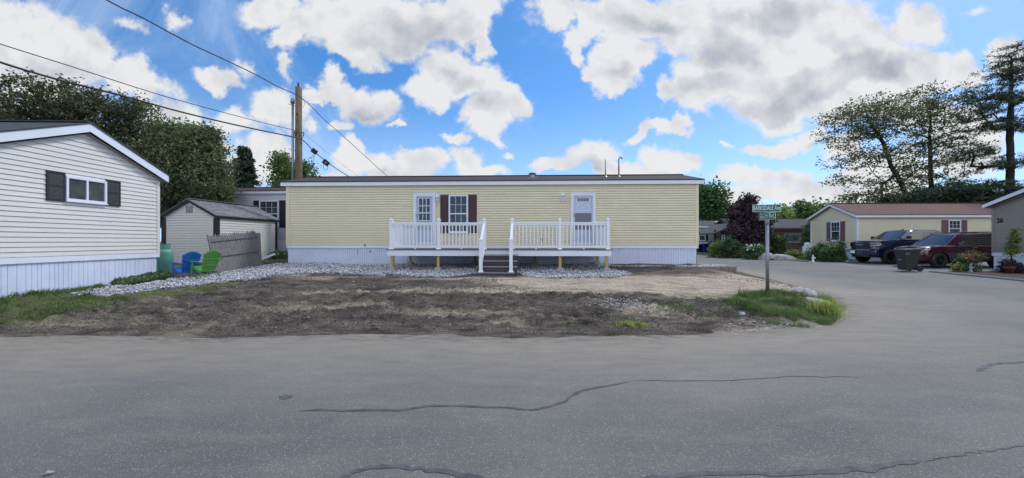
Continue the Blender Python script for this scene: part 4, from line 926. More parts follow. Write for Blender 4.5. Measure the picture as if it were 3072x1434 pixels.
# ---- taupe house at the right edge
tp, WT = house('mobile_home', 'taupe sided mobile home with dark red shutter cut by the right edge', 'mobile home', (23.49, 15.72, .24), R(5.7), 12, 4.3, .66, .82, CZ+1.62-.24, .86,
    (M_grayside, M_trim, M_skirt, M_shing_dark, M_grayside), course=.12, oe=.2, og=.3, fh=.16, skirt_pitch=.3, corner=.08)
text_mesh('house_number', '26', .30, M_black, tp, WT['left'] @ Vector((.30, -.03, CZ+.98-.24)), WT['left'].to_3x3() @ FACE, .8, .006, weight=.008)
window(tp, WT['left'], 1.62, 2.35, 1.25, 2.5, 3, 2, True, .06, M_glass2, M_trim, ((1.28, 1.61), (2.36, 2.69)), M_darkred, style='louvre')
# ---- far houses
fg, _ = house('mobile_home', 'grey blue mobile home with dark shutters far beyond the road', 'mobile home', (13.0, 45.5, .55), R(-2), 12.5, 4.5, .78, .95, CZ+1.5-.55, .62,
    (M_farside, M_trim, M_trim, M_shing_dark, M_farside), course=.14, oe=.15, og=.2, fh=.2, skirt_pitch=.5, corner=.08)
window(fg, None, wx(2096, 45.3)-13.0, wx(2115, 45.3)-13.0, CZ-(722-HY)/F*45.3-.55, CZ-(690-HY)/F*45.3-.55, 3, 2, True, .07, M_glass2, M_trim, ((wx(2087, 45.3)-13, wx(2095.5, 45.3)-13), (wx(2115.5, 45.3)-13, wx(2123, 45.3)-13)), M_charc)
MB().lathe([(.12,0),(.12,.2),(.2,.22),(.2,.28),(0,.32)], (wx(2150, 46)-13, 1.0, 2.95), 12).build('roof_vent', M_trim, fg, True)
cb, WC = house('log_cabin', 'low dark brown log house with slate roof behind the purple tree', 'cabin', (21.2, 39.2, .5), R(-3), 14, 5, 0, .02, CZ+1.12-.5, .9,
    (M_log, M_log, None, M_shing_dark, M_log), course=.2, oe=.35, og=.4, fh=.12, wallfn=logs, corner=0)
wc = wx(2351, 39)-21.2, wx(2397, 39)-21.2
window(cb, Matrix.Translation((0,-.07,0)), wc[0], wc[1], CZ-(727-HY)/F*38.8-.5, CZ-(701-HY)/F*38.8-.5, 1, 1, False, .07, M_glass2, M_pvc)
# cross gable porch
b = MB(); xr = wx(2205, 37.5)-21.2; xl = wx(2129, 37.5)-21.2; zr_ = CZ-(668-HY)/F*37.5-.5; zl_ = CZ-(700-HY)/F*37.5-.5; xR = 2*xr-xl
for (xa, za, xb, zb) in ((xl, zl_, xr, zr_), (xR, zl_, xr, zr_)): b.hexa([(xa,-3,za-.12),(xb,-3,zb-.12),(xb,2.5,zb-.12),(xa,2.5,za-.12),(xa,-3,za),(xb,-3,zb),(xb,2.5,zb),(xa,2.5,za)])
b.build('porch_roof', M_shing_dark, cb)
b = MB(Matrix.Translation((0,-2.3,0))); xw = wx(2165, 37)-21.2; logs(b, xw, xR-(xw-xl), .0, zl_+(xw-xl)*(zr_-zl_)/(xr-xl)-.13, .2); zz0 = zl_+(xw-xl)*(zr_-zl_)/(xr-xl)-.13
logs(b, 0, 0, zz0, zr_-.14, .2, clip=lambda z: (xw+(z-zz0)*(xr-xl)/(zr_-zl_), xR-(xw-xl)-(z-zz0)*(xr-xl)/(zr_-zl_))); b.build('porch_wall', M_log, cb)
window(cb, Matrix.Translation((0,-2.37,0)), wx(2168, 37)-21.2, wx(2177, 37)-21.2, CZ-(725-HY)/F*37-.5, CZ-(705-HY)/F*37-.5, 1, 1, True, .06, M_glass2, M_trim)
MB().box(wx(2148, 37)-21.2-.07, wx(2148, 37)-21.2+.07, -2.5, -2.36, 0, zl_+.3).build('porch_post', M_blacktrim, cb)
# ------------------------------------------------------------------ vegetation
def leaf_mesh(name, C, size, m, parent, aspect=1.6, flat=0.0, droop=0.0):
    n = len(C); a = RNG.normal(size=(n, 3)); a[:, 2] = a[:, 2]*(1-flat)-droop; a /= np.linalg.norm(a, axis=1)[:, None]
    b = RNG.normal(size=(n, 3)); b[:, 2] *= (1-flat); b -= (b*a).sum(1)[:, None]*a; b /= np.linalg.norm(b, axis=1)[:, None]+1e-9
    s = (size*(.6+.8*RNG.random(n)))[:, None]; a *= s*aspect/2; b *= s/2
    V = np.stack([C-a, C+b*.9-a*.1, C+a, C-b*.9-a*.1], 1).reshape(-1, 3); return npmesh(name, V, np.arange(4*n).reshape(-1, 4), m, parent)
def grow(trunk, att, step=.45, droop=.0, jit=.10, up=.4):
    """branching skeleton from the trunk to every attractor; returns node positions, parents"""
    P = []; par = []
    for i in range(len(trunk)-1):
        a, b = np.array(trunk[i]), np.array(trunk[i+1]); k = max(2, int(np.linalg.norm(b-a)/step))
        for j in range(k):
            P.append(a+(b-a)*j/k+RNG.normal(0, .02, 3)); par.append(len(P)-2)
    P.append(np.array(trunk[-1], float)); par.append(len(P)-2)
    cap = len(P)+len(att)*14; A = np.empty((cap, 3)); A[:len(P)] = P; n = len(P); nt_ = n; par = list(par)+[0]*(cap-n); tips = []
    base = np.array(trunk[0]); d0 = np.array([np.min(np.linalg.norm(A[:n]-q, axis=1)) for q in att]); order = np.argsort(d0)
    start = min(nt_-1, max(1, int(nt_*.22)))
    for qi in order:
        q = att[qi]; D = np.linalg.norm(A[start:n]-q, axis=1)+up*np.maximum(0, A[start:n, 2]-q[2]+.2*np.linalg.norm(A[start:n, :2]-q[:2], axis=1))
        j = int(np.argmin(D))+start; a = A[j].copy(); L = np.linalg.norm(q-a); k = min(12, max(1, int(L/step)))
        side = RNG.normal(0, jit, 3)*L; pj = j
        for t_ in range(1, k+1):
            u = t_/k; c = a+(q-a)*u+side*u*(1-u)*2+np.array([0, 0, L*.22*u*(1-u)-droop*L*u*u]); A[n] = c; par[n] = pj; pj = n; n += 1
        tips.append(pj)
    return A[:n], np.array(par[:n]), np.array(tips), nt_
def branches(name, A, par, tips, nt_, r0, m, parent, rtip=.006, rmin=.0):
    n = len(A); cnt = np.zeros(n)
    cnt[tips] = 1
    for i in range(n-1, 0, -1): cnt[par[i]] += cnt[i]
    r = rtip*np.maximum(cnt, 1)**.5; r = r*1.0; mx = r[0]; r = rtip+(r-rtip)*(r0-rtip)/(max(mx-rtip, 1e-6)); 
    idx = np.arange(1, n); idx = idx[r[idx] > rmin]; a = A[par[idx]]; b = A[idx]; d = b-a; L = np.linalg.norm(d, axis=1)[:, None]+1e-9; d = d/L
    ref = np.where(np.abs(d[:, 2:3]) < .9, np.array([[0, 0, 1.]]), np.array([[1., 0, 0]])); u = np.cross(d, ref); u /= np.linalg.norm(u, axis=1)[:, None]; v = np.cross(d, u); K = 6
    ang = np.arange(K)*2*np.pi/K; ca = np.cos(ang)[None, :, None]; sa = np.sin(ang)[None, :, None]
    ra = np.minimum(r[par[idx]], r[idx]*1.8+.01)[:, None, None]; rb = r[idx][:, None, None]; b = b+d*.02
    va = a[:, None]+(u[:, None]*ca+v[:, None]*sa)*ra; vb = b[:, None]+(u[:, None]*ca+v[:, None]*sa)*rb
    V = np.concatenate([va, vb], 1).reshape(-1, 3); k = np.arange(K); q = np.stack([k, (k+1) % K, K+(k+1) % K, K+k], 1); Fc = (q[None]+2*K*np.arange(len(idx))[:, None, None]).reshape(-1, 4)
    return npmesh(name, V, Fc, m, parent, smooth=True)
def lobes_pts(lobes, n):
    w = np.array([l[3]*l[4]*l[5]*(l[6] if len(l) > 6 else 1) for l in lobes])**.75; w /= w.sum(); out = []
    for l, k in zip(lobes, (w*n).astype(int)+2):
        q = RNG.normal(size=(k, 3)); q /= np.linalg.norm(q, axis=1)[:, None]; q *= (RNG.random((k, 1))**.42); out.append(q*np.array([l[3:6]])+np.array([l[0:3]]))
    return np.concatenate(out)
def tree(name, label, cat, trunk, lobes, natt, nleaf, lsize, lm, bm=None, r0=.2, group=None, spread=.28, step=.5, flat=0.0, droop=0., jit=.1, aspect=1.6, up=.4, along=True, spz=1.0, rmin=0.0, spikes=.16):
    x, y, z = trunk[0]; root = thing(name, label, cat, (x, y, z), 0, group); T_ = [tuple(np.array(t)-np.array(trunk[0])) for t in trunk]
    LB = [(l[0]-x, l[1]-y, l[2]-z)+tuple(l[3:]) for l in lobes]; att = lobes_pts(LB, natt); att[:, 2] = np.maximum(att[:, 2], .08)
    if spikes:
        top = sorted(LB, key=lambda l: -(l[2]+l[5]))[:max(2, len(LB)*2//3)]; ex = []
        for _ in range(int(natt*spikes)):
            l = random.choice(top); a_ = random.uniform(0, 6.283); e_ = random.uniform(.1, 1.5); k_ = random.uniform(1.02, 1.42); ex.append((l[0]+l[3]*k_*math.cos(a_)*math.cos(e_), l[1]+l[4]*k_*math.sin(a_)*math.cos(e_), l[2]+l[5]*k_*math.sin(e_)))
        att = np.concatenate([att, np.array(ex)]); att[:, 2] = np.maximum(att[:, 2], .08)
    A, par, tips, nt_ = grow(T_, att, step, droop, jit, up); branches('trunk' if r0 > .05 else 'stem', A, par, tips, nt_, r0, bm or M_bark, root, rmin=rmin)
    src = [A[tips], A[tips]]
    if along: src.append(A[par[tips]]); 
    S = np.concatenate(src); k = RNG.integers(0, len(S), nleaf); dens_ = .45+.55*RNG.random(len(S)); k = k[RNG.random(nleaf) < dens_[k]]
    C = S[k]+RNG.normal(0, 1, (len(k), 3))*np.array([spread, spread, spread*.75*spz]); C[:, 2] = np.maximum(C[:, 2], .02)
    leaf_mesh('crown' if r0 > .05 else 'foliage', C, lsize, lm, root, aspect, flat); return root
def PL(px, py, Y, rpx, rpy, ry=None, w=1.0):       # lobe seen at a pixel
    x, y, z = wp(px, py, Y); return (x, y, z, rpx/F*Y, (ry if ry else rpx/F*Y), rpy/F*Y, w)
def TP(px, py, Y): return wp(px, py, Y)
def base(px, Y): x = wx(px, Y); return (x, Y, g(x, Y)-.05)
# left broad tree group (each trunk its own tree)
tree('crabapple_tree', 'spreading bronze leaved tree rising highest above the white home at the far left', 'tree', [base(60, 19), TP(60, 560, 19), TP(90, 420, 19)],
    [PL(60,345,19,150,65), PL(-80,345,19,120,75), PL(180,365,19.5,110,70), PL(20,275,18.5,65,38,None,.4), PL(110,280,19,60,32,None,.4), PL(200,310,19,75,45,None,.6), PL(60,410,19,150,55)],
    600, 19000, .085, L_brown, r0=.2, spread=.20, spikes=.10, group='trees behind the white home at left')
tree('crabapple_tree', 'wide bronze green tree with ragged twigs behind the gable peak of the white home', 'tree', [base(300, 20), TP(300, 560, 20), TP(310, 430, 20)],
    [PL(300,370,20,130,75), PL(400,420,20.5,90,75), PL(270,310,20,80,40,None,.7), PL(350,330,20,70,40,None,.6), PL(420,350,20,50,30,None,.4), PL(330,480,20,130,90), PL(230,430,20,90,60)],
    640, 22000, .085, L_brown, r0=.2, spread=.20, spikes=.10, group='trees behind the white home at left')
tree('maple_tree', 'dense olive green tree beside the shed with rounded top', 'tree', [base(500, 20.3), TP(500, 600, 20.3), TP(505, 480, 20.3)],
    [PL(500,440,20.3,75,55), PL(470,500,20,90,80), PL(530,470,20.5,60,60), PL(510,560,20.3,95,60), PL(420,560,20.3,70,70), PL(480,400,20.3,40,25,None,.6), PL(455,630,20.6,80,60), PL(560,540,20,60,60)],
    680, 30000, .085, L_olive, r0=.2, spread=.19, spikes=.10, group='trees behind the white home at left')
tree('maple_tree', 'dark green rounded tree reaching over the roof of the house behind the shed', 'tree', [base(625, 21.0), TP(625, 620, 21.0), TP(628, 500, 21.0)],
    [PL(625,450,21,45,40), PL(612,500,21,70,70), PL(645,540,20.8,50,55), PL(610,580,20.6,75,45), PL(660,575,20.4,42,35,None,.6), PL(628,420,21,22,26,None,.6), PL(600,420,21,30,30,None,.6)],
    580, 24000, .085, L_olive, r0=.18, spread=.18, spikes=.10, group='trees behind the white home at left')
tree('green_ash_tree', 'brighter green tree top showing between the dark crowns at left', 'tree', [base(520, 25), TP(520, 560, 25), TP(522, 440, 25)],
    [PL(520,410,25,50,32), PL(505,450,25,70,40), PL(600,430,25,40,40)], 200, 7000, .13, L_green, r0=.2, spread=.26, group='trees behind the white home at left')
# conifer
def conifer(name, label, cx, top, bot, Y, wpx, lm, nw=26, nleaf=15000, group=None, taper=.8):
    b = base(cx, Y); zt = CZ-(top-HY)/F*Y; zb = CZ-(bot-HY)/F*Y; Rm = wpx/F*Y; lob = []
    root = thing(name, label, 'tree', b, 0, group); MB().tube([(0,0,0),(0,0,(zt-b[2])*.6),(0,0,zt-b[2])], [.2,.12,.02], 8).build('trunk', M_barkd, root, True)
    C = []; bb = MB()
    for i in range(nw):
        u = i/nw; z = zb+(zt-zb)*u-b[2]; R_ = Rm*(1-u)**taper*random.uniform(.8, 1.1)+.08
        for k in range(9):
            a = random.uniform(0, 6.283); r_ = R_*random.uniform(.75, 1.08); tip = Vector((math.cos(a)*r_, math.sin(a)*r_, z-r_*.22+random.uniform(-.1, .1)))
            bb.tube([(0,0,z), tuple(tip*.5+Vector((0,0,z*.5+.05))), tuple(tip)], [.03,.018,.006], 4)
            m_ = max(4, int(nleaf/nw/9)); t_ = RNG.random(m_)**.6; p = np.outer(t_, np.array(tip))+np.outer(1-t_, np.array([0, 0, z])); p += RNG.normal(0, 1, p.shape)*np.array([.14, .14, .09])*(.5+R_*.3); C.append(p)
    bb.build('branches', M_barkd, root); leaf_mesh('crown', np.concatenate(C), .12, lm, root, 2.2, 0, .25); return root
conifer('spruce_tree', 'dark spruce standing alone left of the utility pole', 733, 440, 600, 30, 42, L_conif, nleaf=16000, taper=.55)
tree('young_tree', 'light green tree behind the utility pole above the yellow home roof', 'tree', [base(880, 30), TP(880, 600, 30), TP(885, 520, 30)],
    [PL(845,520,30,35,45), PL(870,560,30,50,30), PL(915,525,30,32,28,None,.8), PL(930,560,30,30,30,None,.7), PL(840,490,30,14,18,None,.5)], 300, 9000, .13, L_green, r0=.16, spread=.26)
# right background trees
tree('oak_tree', 'full green tree rising right behind the yellow home end', 'tree', [base(2125, 56), TP(2125, 660, 56), TP(2125, 620, 56)],
    [PL(2120,625,56,55,45), PL(2140,600,56,42,35), PL(2105,590,56,35,28), PL(2165,640,56,30,35), PL(2080,620,56,45,45)], 420, 17000, .24, L_deep, r0=.3, spread=.5)
for i, (px, py, rx, ry, Y, lb) in enumerate([(2200,660,40,25,70,'lime green tree mass left of the purple tree'), (2345,655,45,28,70,'lime green tree right behind the street sign'), (2400,665,45,22,66,'yellow green tree beside the cabin roof'), (2450,650,40,32,68,'olive green tree touching the cream home gable'), (2290,668,50,22,74,'pale green tree behind the purple tree')]):
    tree('distant_tree', lb, 'tree', [base(px, Y), TP(px, py+15, Y), TP(px, py, Y)], [PL(px, py, Y, rx, ry), PL(px-20, py+15, Y, rx, ry*.8), PL(px+20, py+12, Y, rx, ry*.7)], 160, 5200, .34, L_lime if i != 3 else L_green, r0=.25, spread=.6, group='distant trees beyond the cabin')
tree('young_tree', 'airy young tree with upright twigs above the cabin roof', 'tree', [base(2415, 50), TP(2415, 690, 50), TP(2412, 630, 50)],
    [PL(2412,640,50,18,28), PL(2440,645,50,22,18), PL(2425,665,50,30,20), PL(2400,625,50,8,14,None,.5), PL(2430,675,50,30,15)], 170, 3600, .22, L_green, r0=.14, spread=.3)
conifer('pine_tree', 'small far pine top seen between the street sign and the cabin trees', 2358, 618, 680, 90, 16, L_conif, nw=12, nleaf=2500, taper=.5)
tree('purple_leaf_tree', 'dark purple leaved ornamental tree in front of the log cabin', 'tree', [base(2245, 33.5), TP(2240, 740, 33.5), TP(2238, 700, 33.5)],
    [PL(2240,670,33.5,42,42), PL(2225,700,33,45,35), PL(2270,700,33.5,40,35), PL(2235,630,33.5,22,25,None,.7), PL(2250,610,33.5,10,14,None,.4), PL(2205,650,33.5,20,20,None,.5), PL(2250,725,33,40,18,None,.7), PL(2285,670,33.5,22,30,None,.8)],
    420, 19000, .13, L_purple, M_barkd, r0=.14, spread=.2, step=.35)
# big right trees: sparse leaning one and pines
tree('locust_tree', 'tall airy tree with a leaning trunk and sparse leaves above the cream home', 'tree', [base(2775, 37), TP(2740, 640, 37), TP(2700, 540, 37), TP(2672, 490, 37), TP(2650, 430, 37), TP(2600, 350, 37)],
    [PL(2550,400,37,75,40,3,.7), PL(2600,340,37,80,38,3,.7), PL(2510,350,37,28,16,2,.4), PL(2650,360,37,75,60,3,.7), PL(2560,480,37,70,28,3,.6), PL(2530,540,37,45,20,2,.5), PL(2600,590,36,85,25,3,.7), PL(2690,420,37,40,50,3,.4), PL(2640,540,37,50,30,3,.3)],
    700, 14500, .12, L_olive, M_barkd, r0=.19, spread=.30, step=.5, flat=.35, jit=.06, up=.8, spz=.6)
tree('locust_tree', 'tall straight airy tree with feathery top between the leaning tree and the pine', 'tree', [base(2795, 38), TP(2795, 600, 38), TP(2790, 450, 38), TP(2790, 330, 38), TP(2800, 290, 38)],
    [PL(2790,310,38,60,40,3,.6), PL(2740,330,38,60,45,3,.6), PL(2850,340,38,60,45,3,.55), PL(2790,400,38,80,50,3,.8), PL(2720,480,38,70,50,3,.8), PL(2860,450,38,75,50,3,.8), PL(2780,540,38,120,45,3,1), PL(2720,600,38,100,30,3,1), PL(2860,590,38,110,35,3,1)],
    800, 21000, .12, L_olive, M_barkd, r0=.22, spread=.26, step=.5, flat=.35, jit=.06, up=.8, spz=.5)
tree('white_pine_tree', 'tallest dark pine at the right edge above the taupe home', 'tree', [base(3030, 34), TP(3032, 600, 34), TP(3030, 400, 34), TP(3035, 170, 34)],
    [PL(3035,170,34,40,25,1.5,.8), PL(3010,215,34,45,22,2,.8), PL(3060,230,34,50,25,2,.9), PL(2960,285,34,60,22,2,.9), PL(3030,300,34,70,25,2,1), PL(2940,340,34,55,20,2,.8), PL(3060,370,34,70,30,2,1), PL(2960,385,34,50,14,2,.6), PL(2900,460,33.5,65,22,2,.9), PL(2980,500,34,60,20,2,.7), PL(3060,480,34,60,22,2,.8), PL(2920,560,33.5,90,22,2,.9), PL(3040,570,34,80,30,2,1.1)],
    820, 36000, .05, L_pine, M_barkd, r0=.30, spread=.22, step=.45, flat=.3, droop=.03, jit=.05, aspect=5.0, up=.2, spz=.4)
tree('dark_hedge_tree', 'low dark tree mass directly behind the cream home roof', 'tree', [base(2790, 36), TP(2790, 660, 36), TP(2795, 620, 36)],
    [PL(2730,600,36,80,20), PL(2830,598,36,90,26), PL(2920,600,36,80,25)], 300, 12000, .15, L_conif, M_barkd, r0=.2, spread=.3)
tree('lilac_bush', 'tall dark bush between the log cabin and the cream home', 'shrub', [base(2432, 33), TP(2432, 740, 33)],
    [PL(2428,710,33,15,24), PL(2436,690,33,9,18), PL(2418,725,33,12,14), PL(2437,740,33,10,20)], 150, 4200, .11, L_shrub, M_barkd, r0=.045, spread=.14, step=.3)
# shrubs and flower beds along the far kerb
def bush(label, px, Y, lobes, nleaf, lm, ls=.07, name='shrub', cat='shrub', group=None, natt=120, spread=.11):
    gy = HY+(CZ-g(wx(px, Y), Y))*F/Y; m_ = sum(l[0] for l in lobes)/len(lobes); w_ = (max(l[0]+l[2] for l in lobes)-min(l[0]-l[2] for l in lobes))/2
    if w_ > 9: lobes = list(lobes)+[(m_, gy-7, w_*.9, 9), (m_, gy-14, w_*.95, 9)]; nleaf = int(nleaf*1.4)
    return tree(name, label, cat, [base(px, Y), (wx(px, Y), Y, g(wx(px, Y), Y)+.3)], [PL(a, b, Y, c, d) for a, b, c, d in lobes], natt, nleaf, ls, lm, M_barkd, r0=.03, group=group, spread=spread, step=.2, along=False)
bush('bright green leafy plants at the left end of the roadside bed', 2155, 32.5, [(2150,742,16,14),(2165,735,14,16),(2140,748,12,10)], 4200, L_lime, .08)
bush('mixed green shrub below the purple tree', 2195, 31.5, [(2185,745,20,14),(2205,742,20,14),(2215,752,15,9)], 4200, L_shrub, .08)
bush('tall thin dark stalks of a vine in front of the cabin wall', 2182, 31, [(2183,735,5,18),(2188,722,5,10)], 800, L_deep, .08, natt=40)
dai = bush('bush of white daisies beside the grey boulder', 2262, 29.5, [(2262,755,24,13),(2250,748,16,10),(2278,748,16,10)], 4800, L_deep, .07)
C = []
for _ in range(70):
    px_, py_ = random.uniform(2238, 2288), random.uniform(732, 752); x, y, z = wp(px_, py_, 29.2+random.uniform(-.3, .3)); C.append((x-dai.location.x, y-dai.location.y, z-dai.location.z))
leaf_mesh('daisies', np.array(C), .09, L_petalw, dai, 1.0, .3)
bush('rounded olive bush touching the cabin wall right of the sign post', 2328, 34, [(2325,735,18,18),(2340,722,14,16),(2318,718,12,12),(2345,742,12,12)], 4600, L_shrub, .09)
bush('low green ground plants right of the boulder', 2385, 29, [(2380,762,16,7),(2400,765,14,6)], 2600, L_lime, .06, spread=.08)
bush('dark bush with reddish stems under the cream home corner', 2455, 27.2, [(2450,758,18,14),(2468,748,14,14),(2440,765,14,10)], 4800, L_shrub, .065)
bush('dense green bush under the cream home gable window', 2505, 26, [(2500,758,22,16),(2520,755,16,18),(2485,765,18,12)], 6200, L_deep, .06)
bush('tall twiggy rose stems in front of the cream home gable', 2524, 25.8, [(2523,742,7,20),(2495,738,7,18)], 900, L_shrub, .06, natt=60)
# taupe home planting
bush('tall leafy plant beside the white skirting of the taupe home', 3043, 18.4, [(3040,735,12,30),(3048,715,9,22),(3036,755,12,14)], 2600, L_lime, .05, spread=.07)
fp = bush('dark red flower bush at the foot of the taupe home', 3035, 17.6, [(3030,800,18,14),(3045,805,16,12)], 3000, L_purple, .05, spread=.07)
mf = bush('large flowering shrub with orange pink blooms in the mulch bed', 2902, 18.6, [(2900,778,18,14),(2920,775,16,14),(2888,782,12,10)], 3400, L_shrub, .05, spread=.07)
C = [tuple(np.array(wp(random.uniform(2882, 2942), random.uniform(762, 782), 18.35+random.uniform(-.2, .2)))-np.array(mf.location)) for _ in range(70)]
leaf_mesh('blooms', np.array(C), .07, L_petalo, mf, 1.0)['kind'] = 'stuff'
ol = bush('small orange lilies in the mulch bed left of the large shrub', 2870, 18.4, [(2868,806,9,9),(2878,802,7,8)], 700, L_lime, .045, natt=40, spread=.06)
C = [tuple(np.array(wp(random.uniform(2861, 2880), random.uniform(795, 803), 18.3))-np.array(ol.location)) for _ in range(28)]
leaf_mesh('blooms', np.array(C), .07, L_petalo, ol, 1.0)['kind'] = 'stuff'
bush('dark bushes in the gap between the shed and the yellow home', 842, 20, [(840,775,14,14),(855,785,12,10),(828,790,10,8)], 2600, L_deep, .07)
bush('green leafy weeds beside the blue bin by the far home', 2133, 42, [(2132,742,7,12),(2138,750,6,8)], 800, L_shrub, .12, natt=50)
# grass
def on(q): return np.column_stack([q, LZ(q[:, 0], q[:, 1])])
def gblades(name, pts, h0, h1, w, lean, m, label, cat='grass', kind='stuff'):
    h = h0+(h1-h0)*RNG.random(len(pts))**1.3; return blades(name, pts, h, w, lean, m, label, cat, kind)
spoly = [gp(*p) for p in [(2185,925),(2200,895),(2260,885),(2330,880),(2400,890),(2470,905),(2500,915),(2515,950),(2500,975),(2430,985),(2330,978),(2270,962),(2210,940)]]
q = in_poly(spoly, 13000); keep = fbm(q[:, 0]*2.6, q[:, 1]*2.6, 3, 61) > .41; q = q[keep]; hm = .35+1.5*fbm(q[:, 0]*2.3, q[:, 1]*2.3, 3, 62)**1.4
P = on(q); o = blades('grass_clump', P, (.07+.15*RNG.random(len(q)))*hm, .009, .9, L_grass, 'lush green grass growing round the street sign post', 'grass')
tq = np.array(gp(2478, 948)); q = tq+RNG.normal(0, .10, (420, 2))*np.array([1.3, 1]); o = blades('ornamental_grass', on(q), .22+.30*RNG.random(len(q)), .012, .6, L_grassy, 'taller yellow green grass tuft at the road corner beside the pale rock', 'grass tuft'); del o['kind']
wq = in_poly([gp(*p) for p in [(1960,925),(2050,905),(2190,900),(2280,960),(2180,975),(2060,965)]], 5200); wq = wq[fbm(wq[:, 0]*2.4, wq[:, 1]*3, 3, 63) > .53]
gblades('weeds', on(wq), .02, .09, .010, 1.2, L_grass, 'sparse low weeds on the dirt left of the sign grass')
for (px, py, cnt, hh, lb) in ((1890, 985, 330, .12, 'bright green grass tuft alone in the dirt by the road'), (1700, 987, 110, .07, 'small sparse grass tuft left of the bright one'), (1985, 940, 130, .06, 'thin grass tuft on the dirt behind the bright one')):
    c = np.array(gp(px, py)); q = c+RNG.normal(0, 1, (cnt, 2))*np.array([.16, .07]); o = blades('grass_tuft', on(q), hh*(.5+.6*RNG.random(cnt)), .011, 1.0, L_grassy if px == 1890 else L_grass, lb, 'grass tuft'); del o['kind']
lg = [gp(*p) for p in [(-160,905),(0,880),(120,868),(240,872),(300,862),(330,872),(240,900),(400,905),(230,945),(0,985),(-160,1000)]]
q = in_poly(lg, 26000); d = poly_sdf(q[:, 0], q[:, 1], lg); hm = .35+1.0*fbm(q[:, 0]*1.3, q[:, 1]*1.3, 3, 64)
wall = np.clip(1-(q[:, 0]+11.35)/.6, 0, 1)
keep = RNG.random(len(q)) < np.clip(.30+wall+ .9*(fbm(q[:, 0]*1.5, q[:, 1]*1.5, 3, 65)-.42)*4, .06, 1); q = q[keep]; hm = hm[keep]; wall = wall[keep]
blades('grass_bank', on(q), (.05+.09*RNG.random(len(q))+.16*wall*RNG.random(len(q)))*hm, .010, .9, L_grass, 'uneven green grass along the foot of the white home skirting', 'grass')
lg2 = [gp(*p) for p in [(300,905),(520,878),(700,856),(760,852),(700,862),(500,895),(330,918)]]
q = in_poly(lg2, 5200); q = q[fbm(q[:, 0]*1.6, q[:, 1]*2, 3, 66) > .45]; gblades('grass_fringe', on(q), .02, .085, .009, 1.1, L_grassy, 'thin strip of yellowish grass between the gravel and the dirt')
q = in_poly([(7.3,16.2),(8.3,15.7),(9.3,15.9),(9.5,20),(9.4,26),(7.6,26)], 9000); gblades('verge_grass', on(q), .02, .06, .012, .8, L_grassy, 'short yellowish grass verge along the side road')
q = in_poly([(18.9,26.3),(21.8,26.4),(22.0,31),(20.5,33),(18.2,34),(18.9,28)], 7000); blades('lawn_grass', np.column_stack([q, G(q[:, 0], q[:, 1])+.04]), .03+.05*RNG.random(len(q)), .02, .8, L_grass, 'short lawn in front of the cream home', 'grass')
# leafy ground plants at the white home corner
lp = [gp(*p) for p in [(335,862),(345,845),(390,838),(480,832),(520,828),(505,845),(440,858),(380,868)]]
q = in_poly(lp, 5200); z = LZ(q[:, 0], q[:, 1]); hh = .10+.22*np.clip(fbm(q[:, 0]*3, q[:, 1]*3, 3, 67)-.25, 0, 1)
o = leaf_mesh('ground_plants', np.column_stack([q, z+hh*RNG.random(len(q))]),   .055, L_shrub, None, 1.3, .5); tag(o, 'low broad leaved ground plants at the corner of the white home', 'ground cover', None, 'stuff')
q = in_poly([(-12.4,13.6),(-9.5,13.9),(-9.6,16.5),(-12.2,17.2)], 9000); blades('yard_grass', on(q), .03+.06*RNG.random(len(q)), .012, .9, L_deep, 'deep green grass between the shed and the garden chairs', 'grass')
# ------------------------------------------------------------------ street sign
sx, sy = 6.5, 10.6; sz = float(LZ(sx, sy)[0])-.02
sign = thing('street_sign', 'galvanised post with two green street name blades in the grass at the corner', 'street sign', (sx, sy, sz))
kx, ky = (2302-CX)/F*10.6-sx, 0
ztop = CZ-(658-HY)/F*10.6-sz
MB().cyl((0,0,0), (-.01,0,ztop), .043, .043, 20).build('post', M_galv, sign, True)
MB().cyl((-.01,0,ztop-.13), (-.01,0,ztop+.005), .052, .052, 20).cyl((-.01,0,ztop+.005), (-.01,0,ztop+.03), .052, .03, 20).build('post_cap', M_pvc, sign, True)
def blade(name, text, w, h, zc, rot, cx, lab, sx_, size):
    M = Matrix.Translation((cx, -.0, zc)) @ Matrix.Rotation(rot, 4, 'Z')
    b = MB(M); n_ = 5; r_ = .02; poly = []
    for (qx, qz, a0) in ((w/2-r_, h/2-r_, 0), (-w/2+r_, h/2-r_, 90), (-w/2+r_, -h/2+r_, 180), (w/2-r_, -h/2+r_, 270)):
        for i in range(n_): a = R(a0+90*i/(n_-1)); poly.append((qx+r_*math.cos(a), qz+r_*math.sin(a)))
    b.prism(poly, -.004, .004); p = b.build(name, M_signw, sign, label=lab)
    g_ = MB(M); g_.prism([(x*(w-.02)/w, z*(h-.02)/h) for x, z in poly], -.0065, -.0042); g_.prism([(x*(w-.02)/w, z*(h-.02)/h) for x, z in poly], .0042, .0065); g_.build('sign_face', M_sign, p)
    for s_ in (0, 1):
        Mt = M @ Matrix.Rotation(math.pi*s_, 4, 'Z')
        text_mesh('lettering', text, size, M_signw, p, Mt @ Vector((0, -.0075, 0)), Mt.to_3x3() @ FACE, sx_, .0012, weight=.0)
    return p
blade('name_blade', 'BARKSDALE Ave', .66, .19, CZ-(624.5-HY)/F*10.6-sz, R(-12), -.02, 'upper blade lettered BARKSDALE Ave', .52, .168)
blade('name_blade', 'EGLIN Blvd', .60, .18, CZ-(648.5-HY)/F*10.6-sz, R(-86), -.01, 'lower angled blade lettered EGLIN Blvd', .62, .170)
MB().box(-.10, .08, -.022, .022, CZ-(635.8-HY)/F*10.6-sz-.018, CZ-(635.8-HY)/F*10.6-sz+.018).build('bracket', M_pvc, sign)
MB().box(-.05, .03, -.03, .03, ztop+.03, ztop+.06).build('bracket', M_pvc, sign)
